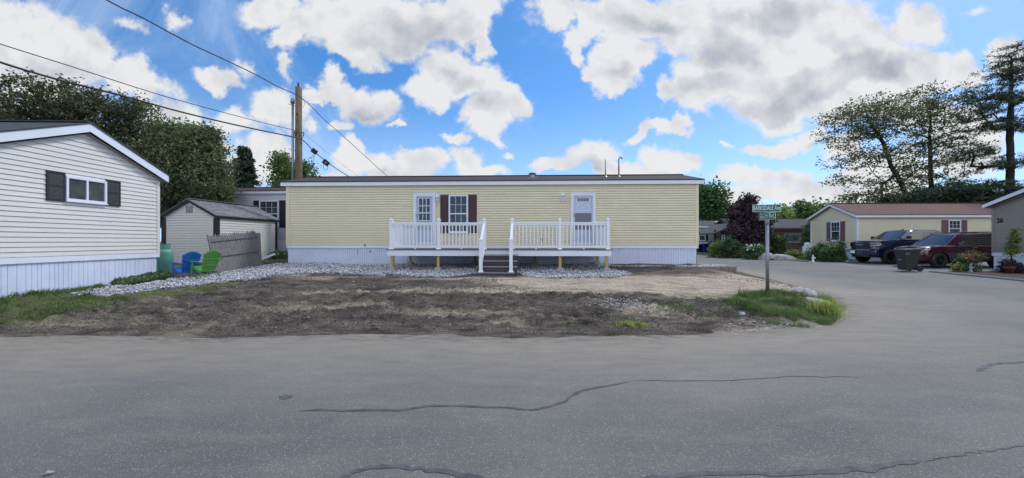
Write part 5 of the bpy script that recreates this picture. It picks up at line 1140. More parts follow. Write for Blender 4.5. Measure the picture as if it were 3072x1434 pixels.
# rock
def rock(name, label, cat, c, r, seed, m, sub=4, rough=.35):
    import bmesh
    bm = bmesh.new(); bmesh.ops.create_icosphere(bm, subdivisions=sub, radius=1)
    V = np.array([v.co[:] for v in bm.verts]); n1 = fbm(V[:, 0]*1.3+seed, V[:, 1]*1.3+V[:, 2]*1.7, 4, seed)-.5; n2 = fbm(V[:, 0]*4+seed, V[:, 1]*4+V[:, 2]*5, 3, seed+3)-.5
    V = V*(1+rough*n1+rough*.35*n2)[:, None]; V[:, 2] = np.where(V[:, 2] < -.25, -.25+(V[:, 2]+.25)*.3, V[:, 2])
    for v, q in zip(bm.verts, V): v.co = (q[0]*r[0], q[1]*r[1], q[2]*r[2])
    me = bpy.data.meshes.new(name); bm.to_mesh(me); bm.free(); me.materials.append(m)
    for p in me.polygons: p.use_smooth = True
    o = finish(name, me); o.location = c; return tag(o, label, cat)
x, y = gp(2410, 905); rock('pale_rock', 'weathered pale grey rock behind the grass by the street sign', 'rock', (x, y, float(LZ(x, y)[0])+.02), (.30, .22, .17), 3, M_rockl).rotation_euler = (0, R(8), R(-25))
x, y = gp(2455, 918); rock('pale_rock', 'lower flat pale rock sloping into the grass at the road corner', 'rock', (x, y, float(LZ(x, y)[0])), (.36, .22, .08), 8, M_rockl).rotation_euler = (0, R(12), R(-20))
x, y = gp(2225, 960); rock('small_rock', 'small pale stone at the front edge of the sign grass', 'rock', (x, y, float(LZ(x, y)[0])+.01), (.07, .06, .05), 5, M_rockl, 2)
rock('granite_boulder', 'long low grey granite boulder on the lawn by the far kerb', 'boulder', (wx(2348, 28.5), 28.5, g(wx(2348, 28.5), 28.5)+.02), (.95, .5, .38), 12, M_rock).rotation_euler = (0, R(7), 0)
rock('granite_boulder', 'rounded grey boulder behind the sign post beside the daisies', 'boulder', (wx(2300, 29), 29, g(wx(2300, 29), 29)+.05), (.62, .5, .42), 17, M_rock)

# ------------------------------------------------------------------ utility pole, wires, splice boxes
PX, PY_ = wx(896, 21.2), 21.2; pz = g(PX, PY_)-.1; ptop = CZ-(262-HY)/F*PY_-pz
pole = thing('utility_pole', 'tall wooden utility pole with grey conduit behind the yellow home', 'utility pole', (PX, PY_, pz))
MB().cyl((0,0,0), (0,0,ptop), .19, .155, 24).build('pole_shaft', M_pole, pole, True)
cxp = wx(877, 21.1)-PX; ct = CZ-(300-HY)/F*21.1-pz
MB().tube([(cxp,-.06,2.2),(cxp,-.06,ct)], .058, 12).build('conduit', M_galv, pole, True)
MB().lathe([(.06,-.16),(.10,-.16),(.105,-.03),(.09,.05),(.05,.10),(0,.11)], (cxp-.01, -.06, ct), 14).build('conduit_hood', M_galv, pole, True)
for py in (316, 450):
    zz = CZ-(py-HY)/F*21.1-pz; b = MB(); b.bar((cxp-.22,-.06,zz+.08), (-.15,-.06,zz-.02), .03, .03); b.build('standoff_bracket', M_galv, pole)
zz = CZ-(397-HY)/F*21-pz; MB().lathe([(.0,-.12),(.05,-.1),(.03,-.05),(.06,-.02),(.035,.03),(.06,.06),(.03,.10),(0,.12)], (-.08,-.20,zz), 12).build('insulator', M_insul, pole, True)
MB().tube([(-.12,-.19,zz-.2),(-.02,-.2,zz+.02),(.12,-.17,zz+.06)], .018, 6).build('insulator_band', M_insul, pole, True)
MB().box(-.02, .05, -.21, -.175, CZ-(345-HY)/F*21-pz, CZ-(339-HY)/F*21-pz).build('pole_tag', M_black, pole)
MB().tube([(.16,0,zz+.05),(.27,0,zz+.06),(.24,0,zz-.12),(.17,0,zz-.25)], .02, 6).build('wire_hook', M_wire, pole, True)
zz2 = CZ-(290-HY)/F*21-pz; MB().tube([(.16,0,zz2),(.3,-.05,zz2-.1),(.34,-.05,zz2-.35),(.2,-.03,zz2-.5),(.14,0,zz2-.45)], .008, 5).build('jumper_wire', M_wire, pole, True)
def spline(P, k=10):
    P = [np.array(p, float) for p in P]; out = []
    for i in range(len(P)-1):
        p0 = P[max(i-1, 0)]; p1 = P[i]; p2 = P[i+1]; p3 = P[min(i+2, len(P)-1)]
        for j in range(k):
            t_ = j/k; out.append(.5*((2*p1)+(-p0+p2)*t_+(2*p0-5*p1+4*p2-p3)*t_**2+(-p0+3*p1-3*p2+p3)*t_**3))
    out.append(P[-1]); return out
def wire(label, pts, r, Y0, Y1, xa, xb, name='overhead_wire', group='overhead wires'):
    # depth runs evenly in 1/Y between the two ends, so the wire is straight in plan
    W = []
    for x_, y_ in pts:
        t_ = (x_-xa)/(xb-xa); Y = 1/((1-t_)/Y0+t_/Y1); W.append(wp(x_, y_, Y))
    S = spline(W); o = MB().tube([Vector(p) for p in S], r, 6).build(name, M_wire, None, True); return tag(o, label, 'wire', group)
f2 = 2.2264
wire('upper twisted service wire crossing the sky to the top of the pole from the left', [(40,-170)]+[(a/f2, b/f2) for a, b in ((715,0),(955,120),(1120,210),(1300,305),(1450,375),(1620,455),(1740,515),(1860,580),(1975,630),(2012,652))], .020, 12, 21.0, 321, 903)
wire('thin middle wire running from the left edge to the pole', [(-120,88)]+[(a/f2, b/f2) for a, b in ((0,293),(480,445),(960,600),(1250,685),(1680,800),(1960,868))], .014, 11, 21.0, 0, 880)
wire('thick black lower cable running from the left edge to the pole', [(-120,138)]+[(a/f2, b/f2) for a, b in ((0,415),(400,535),(800,635),(1200,745),(1600,840),(1960,915),(2015,930))], .030, 11, 21.0, 0, 905)
wire('upper wire sloping down from the pole top to the middle of the yellow home roof', [(903,293),(940,325),(972,358),(1037,415),(1100,473),(1168,533),(1250,600)], .016, 21, 34, 903, 1250)
wire('thin faint wire between the two wires right of the pole', [(908,398),(960,440),(1020,488),(1080,531),(1150,580)], .006, 21, 34, 908, 1150)
sc = wire('lower black cable with splice boxes sloping down right of the pole', [(905,418),(922,433),(940,452),(978,484),(1020,513),(1058,536),(1120,572)], .022, 21, 34, 905, 1120)
wire('short wire behind the cream home gable rising to the right trees', [(2440,635),(2500,616),(2560,597),(2640,570)], .03, 50, 50, 2440, 2640)
for (px, py, w_, h_, lb) in ((943, 455, .30, .20, 'small black splice box hanging nearer the pole'), (978, 489, .36, .24, 'larger black splice box with white marks lower on the cable')):
    t_ = (px-905)/(1120-905); Y = 1/((1-t_)/21+t_/34); x, y, z = wp(px, py, Y); root = thing('splice_box', lb, 'splice box', (x, y-.03, z), 0, 'splice boxes on the cable')
    rr = Matrix.Rotation(R(38), 4, 'Y'); MB(rr).box(-w_/2, w_/2, -.08, .08, -h_/2, h_/2).build('box_shell', M_black, root, bevel=.02)
    MB(rr).box(-w_/2-.02, w_/2+.02, -.03, .03, h_/2+.003, h_/2+.04).build('hanger', M_wire, root)
    if w_ > .33:
        MB(rr).box(-.02, .0, -.087, -.081, -.02, .06).box(.03, .05, -.087, -.081, -.02, .06).build('white_marks', M_signw, root)
        MB().tube(spline([(-.12,0,-.02),(-.14,0,-.3),(0,0,-.42),(.12,0,-.3),(.1,0,-.15)], 6), .012, 5).build('drip_loop', M_wire, root, True)
    else: MB().tube(spline([(0,0,-.12),(-.14,0,-.28),(-.16,0,-.38),(-.06,0,-.3),(.02,0,-.2),(-.03,0,-.5),(-.08,0,-.9)], 6), .008, 5).build('drip_loop', M_wire, root, True)
# bird on the pole top
bird = thing('bird', 'tiny dark bird perched upright on top of the utility pole', 'bird', (PX-.02, PY_, pz+ptop))
MB().lathe([(.0,.0),(.02,.02),(.045,.07),(.05,.12),(.035,.17),(.03,.19),(.034,.215),(.025,.24),(0,.25)], (0,0,.02), 10).build('body', M_black, bird, True)
MB().hexa([(.02,-.012,.1),(.04,-.012,.1),(.04,.012,.1),(.02,.012,.1),(.06,-.01,-.05),(.075,-.01,-.05),(.075,.01,-.05),(.06,.01,-.05)]).build('tail', M_black, bird)
MB().cyl((-.03,0,.235), (-.065,0,.23), .008, .002, 6).build('beak', M_black, bird)
for s_ in (-1, 1): MB().cyl((0,.015*s_,.0), (0,.015*s_,.04), .004, n=5).build('leg', M_black, bird)
# far pole at right
fp_ = thing('utility_pole', 'distant dark pole top rising behind the cream home roof', 'utility pole', (wx(2645, 42), 42, .6)); MB().cyl((0,0,0), (0,0,CZ-(545-HY)/F*42-.6), .14, .11, 12).build('pole_shaft', M_barkd, fp_, True)
MB().box(-.18, .18, -.18, .18, CZ-(622-HY)/F*42-.6, CZ-(604-HY)/F*42-.6).build('pole_box', M_insul, fp_)

# ------------------------------------------------------------------ yard things at left
tx, ty = wx(489, 13.85), 13.85; tz = g(tx, ty)+.01
tank = thing('propane_tank', 'green upright propane tank beside the corner of the white home', 'propane tank', (tx, ty, tz))
k = .28; MB().lathe([(k*.86,0),(k*.86,.05),(k*.8,.055),(k,.12),(k,.72),(k*.97,.78),(k*.85,.83),(k*.5,.865),(0,.87)], (0,0,0), 28).build('tank_body', M_teal, tank, True)
b = MB(); n_ = 24
for i in range(n_):
    a0, a1 = 2*math.pi*i/n_, 2*math.pi*(i+1)/n_
    if (i % 12) in (4, 5, 6): lo = .96
    else: lo = .85
    for rr, fl in ((k*.72, 0), (k*.70, 1)): b.quad((rr*math.cos(a0), rr*math.sin(a0), lo), (rr*math.cos(a1), rr*math.sin(a1), lo), (rr*math.cos(a1), rr*math.sin(a1), 1.03), (rr*math.cos(a0), rr*math.sin(a0), 1.03))
    b.quad((k*.7*math.cos(a0), k*.7*math.sin(a0), 1.03), (k*.7*math.cos(a1), k*.7*math.sin(a1), 1.03), (k*.74*math.cos(a1), k*.74*math.sin(a1), 1.03), (k*.74*math.cos(a0), k*.74*math.sin(a0), 1.03))
b.build('collar', M_teal, tank, True); MB().cyl((0,0,.86), (0,0,.97), .03).cyl((0,0,.95), (.09,0,.95), .018).build('valve', M_galv, tank)
MB().lathe([(k*1.004,.115),(k*1.02,.12),(k*1.004,.125)], (0,0,0), 28).build('weld_seam', M_teal, tank)
def adirondack(label, loc, rz, m, sc_=1.0):
    """faces local +x"""
    root = thing('adirondack_chair', label, 'garden chair', loc, rz, 'plastic adirondack chairs'); root.scale = (sc_,)*3
    s = MB()
    for i in range(6):
        a = i/6; x0 = .42-.52*a; z0 = .36-.16*a; x1 = x0-.075; z1 = z0-.023; s.hexa([(x1,-.25,z1-.015),(x0,-.25,z0-.015),(x0,.25,z0-.015),(x1,.25,z1-.015),(x1,-.25,z1),(x0,-.25,z0),(x0,.25,z0),(x1,.25,z1)])
    s.build('seat', m, root)
    b = MB(); n_ = 6
    for i in range(n_):
        u = (i-(n_-1)/2)/(n_/2); yb = u*.21; yt = u*.30; h = .78-.13*u*u; w0, w1 = .034, .046
        pb = Vector((-.13, yb, .20)); pt = Vector((-.13-.42*h, yt, .20+h*.90)); d = Vector((.012, 0, .005))
        v = []
        for p, w in ((pb, w0), (pt, w1)):
            for sx_, sy_ in ((-1,-1),(1,-1),(1,1),(-1,1)): v.append(p+Vector((.011*sx_, w*sy_, .004*sx_)))
        b.hexa(v)
    for t_, hw in ((.30, .27), (.62, .30), (.0, .22)): p = Vector((-.13-.42*t_*.78, 0, .20+t_*.78*.9)); b.box(p.x-.035, p.x-.013, -hw, hw, p.z-.02, p.z+.02)
    pr = None
    for i in range(9):
        u = (i-4)/4; h = .80-.14*u*u; p = Vector((-.13-.42*h, u*.285, .20+h*.90))
        if pr is not None: b.bar(pr, p, .03, .03)
        pr = p
    b.build('backrest', m, root)
    for s_ in (-1, 1):
        a = MB(); a.hexa([(-.36,.26*s_-.03,.50),(.40,.31*s_-.055,.53),(.40,.31*s_+.055,.53),(-.36,.26*s_+.03,.50),(-.36,.26*s_-.03,.525),(.40,.31*s_-.055,.555),(.40,.31*s_+.055,.555),(-.36,.26*s_+.03,.525)]); a.build('armrest', m, root, bevel=.006)
        f_ = MB(); f_.hexa([(.34,.285*s_-.018,0),(.42,.285*s_-.018,0),(.42,.285*s_+.018,0),(.34,.285*s_+.018,0),(.30,.285*s_-.018,.53),(.40,.285*s_-.018,.53),(.40,.285*s_+.018,.53),(.30,.285*s_+.018,.53)]); f_.build('leg', m, root)
        r_ = MB(); r_.hexa([(-.50,.265*s_-.018,0),(-.44,.265*s_-.018,0),(-.44,.265*s_+.018,0),(-.50,.265*s_+.018,0),(.28,.265*s_-.018,.25),(.42,.265*s_-.018,.27),(.42,.265*s_+.018,.36),(.20,.265*s_+.018,.35)]); r_.build('leg', m, root)
    return root
def at(px, py, Y=None): x, y = gp(px, py); return (x, y, float(LZ(x, y)[0])+.0)
x, y, z = at(560, 838); adirondack('blue plastic adirondack chair beside the green propane tank', (x, y, z+.02), R(150), M_blue, .84)
x, y, z = at(619, 838); adirondack('lime green plastic adirondack chair beside the fence panel', (x, y, z+.02), R(153), M_green, .84)
# leaning picket fence panel
A = Vector((-9.38, 13.2, CZ-1.098)); B = Vector((-9.42, 15.5, CZ-.985)); TA = Vector(wp(622, 712, 13.2)); TB = Vector(wp(766, 697, 15.5))
# world point of top edge
fl = thing('fence_panel', 'weathered grey stockade picket fence panel leaning in front of the shed', 'fence', tuple(A)); n_ = 24; b = MB(); Bo = B-A
TAo, TBo = TA-A, TB-A; nrm = (Bo).cross(TAo).normalized()
if nrm.x < 0: nrm = -nrm
for i in range(n_):
    u0_, u1_ = i/n_+.002, (i+1)/n_-.002; um = (u0_+u1_)/2; j = random.uniform(-.03, .03) if i > 1 else -.02; 
    p0, p1 = Bo*u0_, Bo*u1_; q0, q1 = TAo.lerp(TBo, u0_), TAo.lerp(TBo, u1_); pk = TAo.lerp(TBo, um); dv = (q0-p0).normalized(); lo = -.04+random.uniform(-.02, .02)
    q0 = q0-dv*(.02-j); q1 = q1-dv*(.02-j); pk = pk+dv*(.07+j); v = []
    off = nrm*random.uniform(0, .006)
    f0 = [p0+dv*lo+off, p1+dv*lo+off, q1+off, pk+off, q0+off]; f1 = [p+nrm*.016 for p in f0]
    b.add(f0+f1, [(0,1,2,3,4),(9,8,7,6,5)]+[(k_, k_+5, (k_+1) % 5+5, (k_+1) % 5) for k_ in range(5)])
b.build('pickets', M_fence, fl)
for h in (.10, .50, .90):
    p, q = Vector((0,0,0)).lerp(TAo, h), Bo.lerp(TBo, h); MB().bar(p+nrm*.045, q+nrm*.045, .04, .085, (0,0,1)).build('rail', M_fence, fl)
pb = Bo*1.02+nrm*.03; pt = TBo+(TBo-Bo)*-.02+nrm*.03+Vector((.04, .06, 0)); MB().bar(pb-Vector((0,0,.15)), pt, .10, .10, (0,1,0)).build('fence_post', M_fence, fl)
MB().bar(Vector((0,-.03,0))+nrm*.03, TAo+nrm*.03+Vector((0,-.03,.07)), .04, .05, (0,1,0)).build('fence_post', M_fence, fl)
# small aluminium step ladder lying behind the fence
x, y, z = at(796, 796); lad = thing('step_ladder', 'small white metal ladder lying on the ground right of the fence panel', 'ladder', (x, y, z+.02), R(35))
for s_ in (0, .42): MB().bar((-.45, s_, .02), (.35, s_, .38), .025, .05).build('side_rail', M_white, lad)
for i in range(4): t_ = (i+.5)/4; MB().bar((-.45+.8*t_, .01, .02+.36*t_), (-.45+.8*t_, .41, .02+.36*t_), .03, .05).build('rung', M_white, lad)

# ------------------------------------------------------------------ right side yard things
def bin_(name, label, loc, rz, m, h=1.05, text=None, sc_=1.0):
    root = thing(name, label, 'wheelie bin', loc, rz); root.scale = (sc_,)*3
    b = MB(); b.hexa([(-.22,-.24,.05),(.24,-.24,.05),(.24,.24,.05),(-.22,.24,.05),(-.30,-.30,.93),(.34,-.30,.93),(.34,.30,.93),(-.30,.30,.93)])
    b.box(-.325, .36, -.32, .32, .88, .95); b.build('bin_body', m, root, bevel=.02)
    l = MB(); l.hexa([(-.36,-.335,.953),(.40,-.335,.953),(.40,.335,.953),(-.36,.335,.953),(-.30,-.29,1.01),(.34,-.29,1.03),(.34,.29,1.03),(-.30,.29,1.01)]); l.build('lid', m, root, bevel=.012)
    MB().cyl((.40,-.27,.98), (.40,.27,.98), .018, n=8).build('handle', m, root)
    for s_ in (-1, 1): MB().cyl((.30,.27*s_,.13), (.30,.33*s_,.13), .13, n=20).build('wheel', M_rubber, root)
    MB().cyl((.30,-.26,.13), (.30,.26,.13), .015).build('axle', M_galv, root); MB().box(-.29, -.25, -.10, .10, .50, .53).build('catch_bar', M_galv, root)
    if text: text_mesh('number', text, .13, M_pvc, root, Vector((-.16, -.302, .80)), Matrix.Rotation(R(4), 3, 'X') @ FACE, .8, .002)
    return root
bx_, by_ = 18.15, 19.15; bin_('wheelie_bin', 'dark green wheeled bin numbered 2231 at the kerb in front of the burgundy car', (bx_, by_, g(bx_, by_)+.02), R(-10), M_darkgreen, text='2231')
bin_('wheelie_bin', 'blue wheeled bin by the far grey blue home', (wx(2115, 42), 42, g(wx(2115, 42), 42)), 0, M_binblue, sc_=.9)
bin_('wheelie_bin', 'black wheeled bin half hidden behind the yellow home end', (wx(2098, 42.3), 42.3, g(wx(2098, 42.3), 42.3)), 0, M_black, sc_=.85)
pt_ = thing('propane_tank', 'white upright propane tank in front of the log cabin', 'propane tank', (wx(2422, 31), 31, g(wx(2422, 31), 31)-.05)); k = .33
MB().lathe([(k*.86,0),(k*.86,.05),(k,.12),(k,.74),(k*.95,.82),(k*.8,.9),(k*.45,.95),(0,.96)], (0,0,0), 24).build('tank_body', M_white, pt_, True)
MB().lathe([(k*.6,.9),(k*.62,1.08),(k*.5,1.13),(k*.3,1.15),(0,1.16)], (0,0,0), 20).build('tank_cap', M_white, pt_, True)
# garden statue
def statue(label, loc, m, h=.5, cat='statue'):
    root = thing('garden_statue', label, cat, loc)
    s = h/.5; MB().lathe([(.10,0),(.11,.03),(.09,.06),(.06,.10),(.075,.2),(.085,.28),(.06,.33),(.03,.36),(.05,.40),(.055,.44),(.035,.485),(0,.50)], (0,0,0), 14).build('figure', m, root, True)
    b = MB()
    for sg in (-1, 1): b.tube([(.06*sg,0,.31),(.14*sg,-.04,.26),(.10*sg,-.09,.33)], [.03,.025,.02], 7)
    b.build('arms', m, root, True); root.scale = (s, s, s); return root
statue('white garden statue on the lawn in front of the cream home bushes', (wx(2439, 25.6), 25.6, g(wx(2439, 25.6), 25.6)+.04), M_white, .44)
statue('cream garden statue in the mulch bed between the flowers', (wx(2912, 18.0), 18.0, g(wx(2912, 18.0), 18.0)+.02), M_conc, .38)
x, y = wx(2541, 25.4), 25.4; rock('white_stone', 'small white stone on the lawn edge near the cream home', 'rock', (x, y, g(x, y)+.06), (.10, .08, .07), 5, M_white, 2)
tc_ = thing('plant_pot', 'dark red terracotta pot beside the taupe home', 'plant pot', (wx(3028, 17.3), 17.3, g(wx(3028, 17.3), 17.3)+.03)); MB().lathe([(.0,.0),(.11,0),(.16,.22),(.18,.23),(.18,.27),(.16,.27),(.14,.24),(0,.22)], (0,0,0), 20).build('pot', M_red, tc_, True)
sp = thing('solar_light', 'small solar garden light in the mulch by the taupe home', 'garden light', (wx(2985, 18.2), 18.2, g(wx(2985, 18.2), 18.2))); MB().cyl((0,0,0), (0,0,.22), .01).build('stake', M_galv, sp); MB().lathe([(.02,.22),(.05,.30),(.06,.31),(.0,.34)], (0,0,0), 12).build('lamp_head', M_lamp, sp, True)

# ------------------------------------------------------------------ vehicles (front at local x=0, rear +x, near side y=-w)
def arc(cx, cz, r, n=12, z0=None):
    a0 = math.asin(max(-1, min(1, (z0-cz)/r))) if z0 is not None else 0; return [(cx-r*math.cos(a), cz+r*math.sin(a)) for a in np.linspace(a0, math.pi-a0, n)]
def vehicle(name, label, cat, loc, rz, P):
    root = thing(name, label, cat, loc, rz); w = P['w']; prof = P['prof']
    def shape(x, y, z):
        u = abs(y)/w; x2 = x; L = P['len']
        if x < 1.0: x2 = x+P['nose']*(u**3)*(1-x)**1.5
        if x > L-.6: x2 = x-.12*(u**3)
        s = 1-.05*max(0, (z-.75))/.5*(1)-.06*max(0, .5-z)
        if x < .9: s -= .05*(1-x/.9)
        return (x2, y*s, z)
    ys = [-w, -w*.97, -w*.85, -w*.6, -w*.3, 0, w*.3, w*.6, w*.85, w*.97, w]; n = len(prof); V = []; Fs = []
    cxm, czm = P['len']/2, .8
    for j, y in enumerate(ys):
        inset = .03 if j in (0, len(ys)-1) else 0
        for (x, z) in prof:
            top = z > P['hood']-.12; zz = z-inset*(1 if top else 0)+(P['crown']*(1-(y/w)**2) if top else 0); V.append(shape(x+(inset*.6 if x < .2 else (-inset*.6 if x > P['len']-.2 else 0)), y, zz))
    for j in range(len(ys)-1):
        for i in range(n): Fs.append((j*n+i, j*n+(i+1) % n, (j+1)*n+(i+1) % n, (j+1)*n+i))
    Fs.append(tuple(range(n-1, -1, -1))); Fs.append(tuple(range((len(ys)-1)*n, len(ys)*n)))
    body = MB().add(V, Fs).build('body', P['paint'], root)
    me = body.data
    for p in me.polygons: p.use_smooth = len(p.vertices) == 4
    body.modifiers.new('edges', 'EDGE_SPLIT').split_angle = R(32)
    # cabin
    bx0, bx1, rx0, rx1, zb, zr, wb, wr = P['cab']; b = MB(); nx = 8
    def cabpt(x_b, x_r, t_, y): return (x_b+(x_r-x_b)*t_, y*(wb+(wr-wb)*t_), zb+(zr-zb)*t_)
    T_ = [0, .5, .9, 1.0]; rows = []
    V = []; Fs = []; ring_n = 0
    for ti, t_ in enumerate(T_):
        fx = bx0+(rx0-bx0)*(t_ if t_ < 1 else 1)+(.10 if t_ == 1.0 else 0); rx = bx1+(rx1-bx1)*t_-(.06 if t_ == 1.0 else 0); hw = wb+(wr-wb)*t_-(.07 if t_ == 1.0 else 0); z = zb+(zr-zb)*(t_ if t_ < 1 else 1)
        ringp = []
        for u in np.linspace(-1, 1, 7): ringp.append((fx+.10*(abs(u)**2.5), hw*u, z+(.012*(1-u*u) if t_ == 1 else 0)))
        for s_ in np.linspace(0, 1, 5)[1:-1]: ringp.append((fx+.10+(rx-fx-.1)*s_, hw, z+(.02*math.sin(math.pi*s_) if t_ == 1 else 0)))
        for u in np.linspace(1, -1, 7): ringp.append((rx-.06*(abs(u)**2.5), hw*u, z))
        for s_ in np.linspace(1, 0, 5)[1:-1]: ringp.append((fx+.10+(rx-fx-.1)*s_, -hw, z+(.02*math.sin(math.pi*s_) if t_ == 1 else 0)))
        ring_n = len(ringp); V += ringp
    for k_ in range(len(T_)-1):
        for i in range(ring_n): Fs.append((k_*ring_n+i, k_*ring_n+(i+1) % ring_n, (k_+1)*ring_n+(i+1) % ring_n, (k_+1)*ring_n+i))
    Fs.append(tuple(range((len(T_)-1)*ring_n, len(T_)*ring_n)))
    cabo = MB().add(V, Fs).build('cabin', P['paint'], root, True); cabo.modifiers.new('edges', 'EDGE_SPLIT').split_angle = R(35)
    def hwz(t_): return wb+(wr-wb)*t_
    def fxz(t_): return bx0+(rx0-bx0)*t_
    def rxz(t_): return bx1+(rx1-bx1)*t_
    # windscreen follows the curved front
    def screen(nm, fn, t0, t1, um=.88):
        V = []; us = np.linspace(-um, um, 9)
        for t_ in (t0, t1):
            for u in us: V.append(fn(t_, u))
        MB().add(V, [(i, i+1, 9+i+1, 9+i) for i in range(8)]).build(nm, M_autoglass, root, True)
    screen('windscreen', lambda t_, u: (fxz(t_)+.10*abs(u)**2.5-.012, hwz(t_)*u, zb+(zr-zb)*t_+.004), .06, .88)
    screen('rear_window', lambda t_, u: (rxz(t_)-.06*abs(u)**2.5+.010, hwz(t_)*u, zb+(zr-zb)*t_), .2, .82, .8)
    for sg in (-1, 1):
        for (a, c) in P['side']:     # side windows given at belt, tops follow the pillars
            t0, t1 = .08, .84; pts = []
            for (x, t_) in ((a[0], t0), (c[0], t0), (c[1], t1), (a[1], t1)): pts.append((x, sg*(hwz(t_)+.006), zb+(zr-zb)*t_))
            MB().add(pts, [(0,1,2,3)]).build('side_window', M_autoglass, root)
    # doors lines, handles, mirrors
    for sg in (-1, 1):
        for x in P['handles']:
            MB().box(x, x+.17, sg*(w+.012)-.012, sg*(w+.012)+.012, P['belt']-.13, P['belt']-.10).build('door_handle', P.get('hm', M_chrome), root, bevel=.005)
        b = MB()
        for x in P['seams']: b.box(x-.004, x+.004, sg*(w-.004)-.008, sg*(w-.004)+.008, .42, P['belt']-.06)
        b.build('door_seam', M_black, root)
        mx_, mz_ = P['mirror']; q = MB(); q.hexa([(mx_,sg*(w+.04),mz_),(mx_+.14,sg*(w+.04),mz_),(mx_+.13,sg*(w+.26),mz_),(mx_+.04,sg*(w+.26),mz_),(mx_+.02,sg*(w+.04),mz_+.17),(mx_+.14,sg*(w+.04),mz_+.17),(mx_+.13,sg*(w+.25),mz_+.17),(mx_+.05,sg*(w+.25),mz_+.17)])
        q.bar((mx_+.1, sg*(w-.1), mz_+.02), (mx_+.1, sg*(w+.06), mz_+.05), .05, .05); q.build('mirror', P['mm'], root, bevel=.02)
        s_ = MB(); s_.box(P['wx'][0]+.55, P['wx'][1]-.55, sg*(w-.02)-.02, sg*(w-.02)+.03, .30, .38); s_.build('side_step', M_black, root, bevel=.01)
    MB().box(.25, P['len']-.25, -w*.80, w*.80, .34, P['hood']-.25).build('underbody', M_black, root)
    for x in P['wx']:
        for sg in (-1, 1):
            r_ = P['wr']; yo = sg*(w-.02); yi = sg*(w-.27); t_ = MB(Matrix.Translation((x, (yo+yi)/2, r_)) @ Matrix.Rotation(R(90), 4, 'X'))
            t_.lathe([(r_*.62,-.125),(r_*.93,-.13),(r_,-.10),(r_,.10),(r_*.93,.13),(r_*.62,.125)], (0,0,0), 36); wh = t_.build('wheel', M_rubber, root, True)
            wh.data.update(); rm = MB(Matrix.Translation((x, yo-sg*.03, r_)) @ Matrix.Rotation(R(90), 4, 'X'))
            rm.lathe([(r_*.64,.03),(r_*.60,.03),(r_*.56,-.0),(r_*.5,-.04),(.0,-.04)], (0,0,0), 30)
            for k_ in range(6):
                a = k_*math.pi/3; c_, s_ = math.cos(a), math.sin(a); p = Vector((c_*.04, s_*.04, .0)); q_ = Vector((c_*r_*.58, s_*r_*.58, .0)); rm.bar(p, q_, .05, .03, (0,0,1))
            rm.cyl((0,0,-.02), (0,0,.025), .05, n=12); rm.build('rim', P.get('rim', M_rim), wh)
            ar = MB(); seg = arc(x, r_, r_+.085, 16, r_-.02); seg2 = arc(x, r_, r_+.035, 16, r_-.02)
            for (p1, p2), (q1, q2) in zip(zip(seg, seg[1:]), zip(seg2, seg2[1:])):
                yy = sg*(w+.004); ar.quad((p1[0],yy,p1[1]), (p2[0],yy,p2[1]), (q2[0],yy,q2[1]), (q1[0],yy,q1[1]))
            ar.build('wheel_arch', M_black, root)
    P['extra'](root, P, shape); return root
def front_bar(root, nm, y0, y1, z0, z1, x, m, P, n=8, bulge=.02, depth=.03):
    w = P['w']; V = []; Fs = []
    for i in range(n+1):
        y = y0+(y1-y0)*i/n; xx = x+P['nose']*(abs(y)/w)**3
        V += [(xx-depth, y*.95, z0), (xx-depth, y*.95, z1), (xx+.05, y*.95, z1), (xx+.05, y*.95, z0)]
    for i in range(n):
        for k_ in range(4): Fs.append((i*4+k_, i*4+(k_+1) % 4, (i+1)*4+(k_+1) % 4, (i+1)*4+k_))
    Fs += [(0,3,2,1), tuple(n*4+k_ for k_ in range(4))]; return MB().add(V, Fs).build(nm, m, root)
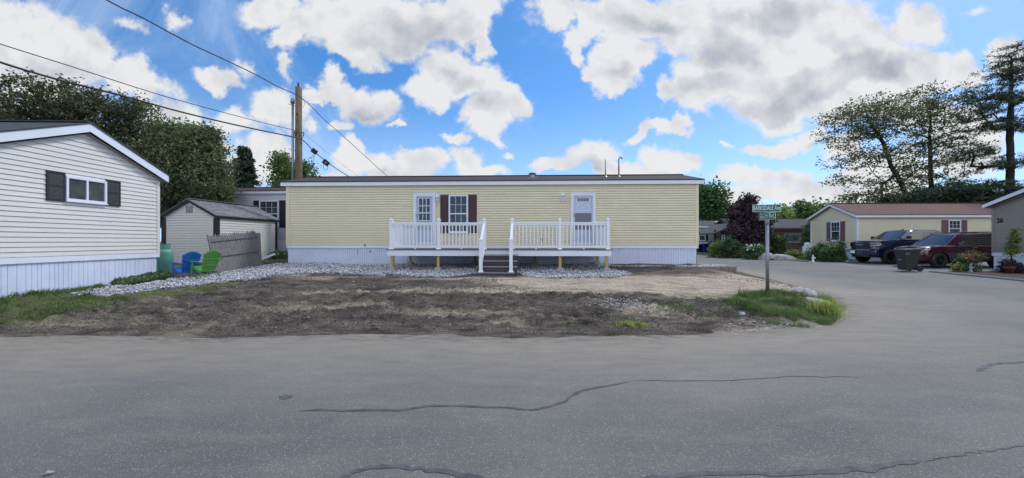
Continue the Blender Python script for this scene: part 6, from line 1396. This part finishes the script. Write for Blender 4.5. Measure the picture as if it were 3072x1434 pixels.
def truck_extra(root, P, sh):
    w = P['w']
    front_bar(root, 'grille', -.62, .62, .84, 1.18, .06, M_black, P, depth=.03)
    for i in range(3): front_bar(root, 'grille_bar', -.60, .60, .90+i*.09, .915+i*.09, .06, M_rim, P, depth=.045)
    front_bar(root, 'grille_emblem', -.26, .26, 1.03, 1.10, .06, mat('dark_chrome', (.22,.18,.19), .3, .1, metal=.8), P, depth=.06)
    front_bar(root, 'bumper', -.97, .97, .50, .76, .02, P['paint'], P, depth=.04); front_bar(root, 'bumper_strip', -.70, .80, .765, .785, .0, M_chrome, P, depth=.045)
    front_bar(root, 'lower_grille', -.60, .60, .40, .495, .04, M_black, P, depth=.02)
    pl = MB().box(-.075, -.06, .22, .54, .56, .73).build('licence_plate', M_signw, root); 
    for sg in (-1, 1):
        V = []; 
        b = MB(); b.hexa([(.10,sg*.66,.98),(.42,sg*.955,1.0),(.46,sg*.95,1.17),(.12,sg*.66,1.18),(.03,sg*.66,.98),(.34,sg*.985,1.0),(.38,sg*.975,1.17),(.05,sg*.66,1.18)]); hl = b.build('headlight', M_autoglass, root)
        q = MB(); q.bar((.03,sg*.68,1.165), (.36,sg*.985,1.155), .02, .022); q.bar((.03,sg*.70,1.0), (.33,sg*.99,1.02), .02, .022); q.bar((.33,sg*.99,1.02), (.38,sg*.985,1.15), .02, .03); q.build('light_strip', M_lamp, hl)
        MB().box(.36, .43, sg*.985-.006, sg*.985+.006, 1.04, 1.13).build('side_marker', M_amber, root)
        MB().box(.16, .22, sg*.90-.03, sg*.90+.03, .66, .74).build('fog_light', M_chrome, root)
    MB().lathe([(.10,0),(.06,.03),(.015,.06),(0,.06)], (2.55,0,1.915), 10).hexa([(2.45,-.02,1.92),(2.65,-.02,1.92),(2.65,.02,1.92),(2.45,.02,1.92),(2.6,-.008,1.99),(2.65,-.008,1.99),(2.65,.008,1.99),(2.6,.008,1.99)]).build('roof_antenna', M_black, root)
P1 = dict(w=1.0, len=5.9, nose=.26, crown=.04, hood=1.30, belt=1.34, paint=M_navyp, wx=(.97, 4.72), wr=.42, mm=M_black, hm=M_black, mirror=(1.75, 1.40),
    prof=[(.16,.42),(.03,.52),(.0,.78),(.06,.82),(.09,1.18),(.16,1.25),(.45,1.29),(1.45,1.36),(1.6,1.37),(3.0,1.37),(4.2,1.38),(5.8,1.40),(5.9,1.34),(5.9,.62),(5.75,.52)]+arc(4.72,.42,.50,12,.46)[::-1]+[(3.9,.44),(1.8,.44)]+arc(.97,.42,.50,12,.46)[::-1],
    cab=(1.32, 4.22, 2.20, 4.02, 1.33, 1.90, .90, .74), side=[((1.98, 2.40), (2.90, 2.92)), ((2.98, 3.0), (3.86, 3.78))], handles=(2.72, 3.72), seams=(1.78, 2.93, 3.98), extra=truck_extra)
vehicle('pickup_truck', 'dark blue crew cab pickup truck with black grille parked beside the cream home', 'pickup truck', (20.2, 24.25, g(21.5, 24)+.03), R(1), P1)
def suv_extra(root, P, sh):
    front_bar(root, 'grille', -.50, .50, .78, .98, .10, M_black, P, depth=.03); front_bar(root, 'bumper_intake', -.62, .62, .34, .46, .05, M_black, P, depth=.02)
    for sg in (-1, 1):
        b = MB(); b.hexa([(.16,sg*.56,.84),(.55,sg*.90,.86),(.60,sg*.88,1.0),(.18,sg*.56,.97),(.09,sg*.56,.84),(.44,sg*.925,.86),(.52,sg*.91,1.01),(.12,sg*.56,.98)]); hl = b.build('headlight', M_autoglass, root)
        MB().hexa([(.3,sg*.80,.87),(.40,sg*.90,.87),(.40,sg*.90,.87),(.3,sg*.8,.87),(.26,sg*.82,.88),(.42,sg*.935,.89),(.48,sg*.93,.98),(.32,sg*.84,.98)]).build('lamp_unit', M_lamp, hl)
        b = MB(); b.tube([(2.0,sg*.62,1.71),(2.15,sg*.64,1.775),(4.4,sg*.64,1.785),(4.6,sg*.62,1.72)], .02, 8); b.build('roof_rail', M_black, root, True)
        MB().box(1.85, 4.85, sg*.945-.012, sg*.945+.016, 1.075, 1.09).build('belt_trim', M_chrome, root)
P2 = dict(w=.97, len=5.0, nose=.34, crown=.05, hood=1.05, belt=1.12, paint=M_redp, wx=(.93, 3.83), wr=.38, mm=M_redp, mirror=(1.72, 1.12),
    prof=[(.18,.32),(.06,.38),(.0,.62),(.05,.80),(.14,.98),(.30,1.03),(.7,1.06),(1.25,1.10),(1.5,1.10),(3.0,1.10),(4.4,1.12),(4.85,1.12),(4.97,1.0),(5.0,.62),(4.88,.40)]+arc(3.83,.38,.45,12,.40)[::-1]+[(3.2,.32),(1.6,.32)]+arc(.93,.38,.45,12,.40)[::-1],
    cab=(1.12, 4.95, 2.02, 4.55, 1.08, 1.72, .90, .70), side=[((1.78, 2.28), (2.78, 2.80)), ((2.84, 2.86), (3.78, 3.70)), ((3.84, 3.78), (4.55, 4.32))], handles=(2.55, 3.55), seams=(1.66, 2.81, 3.75), extra=suv_extra)
vehicle('sport_utility_car', 'burgundy sport utility car with roof rails parked behind the green bin', 'car', (20.15, 21.45, g(21, 21)+.03), R(0), P2)
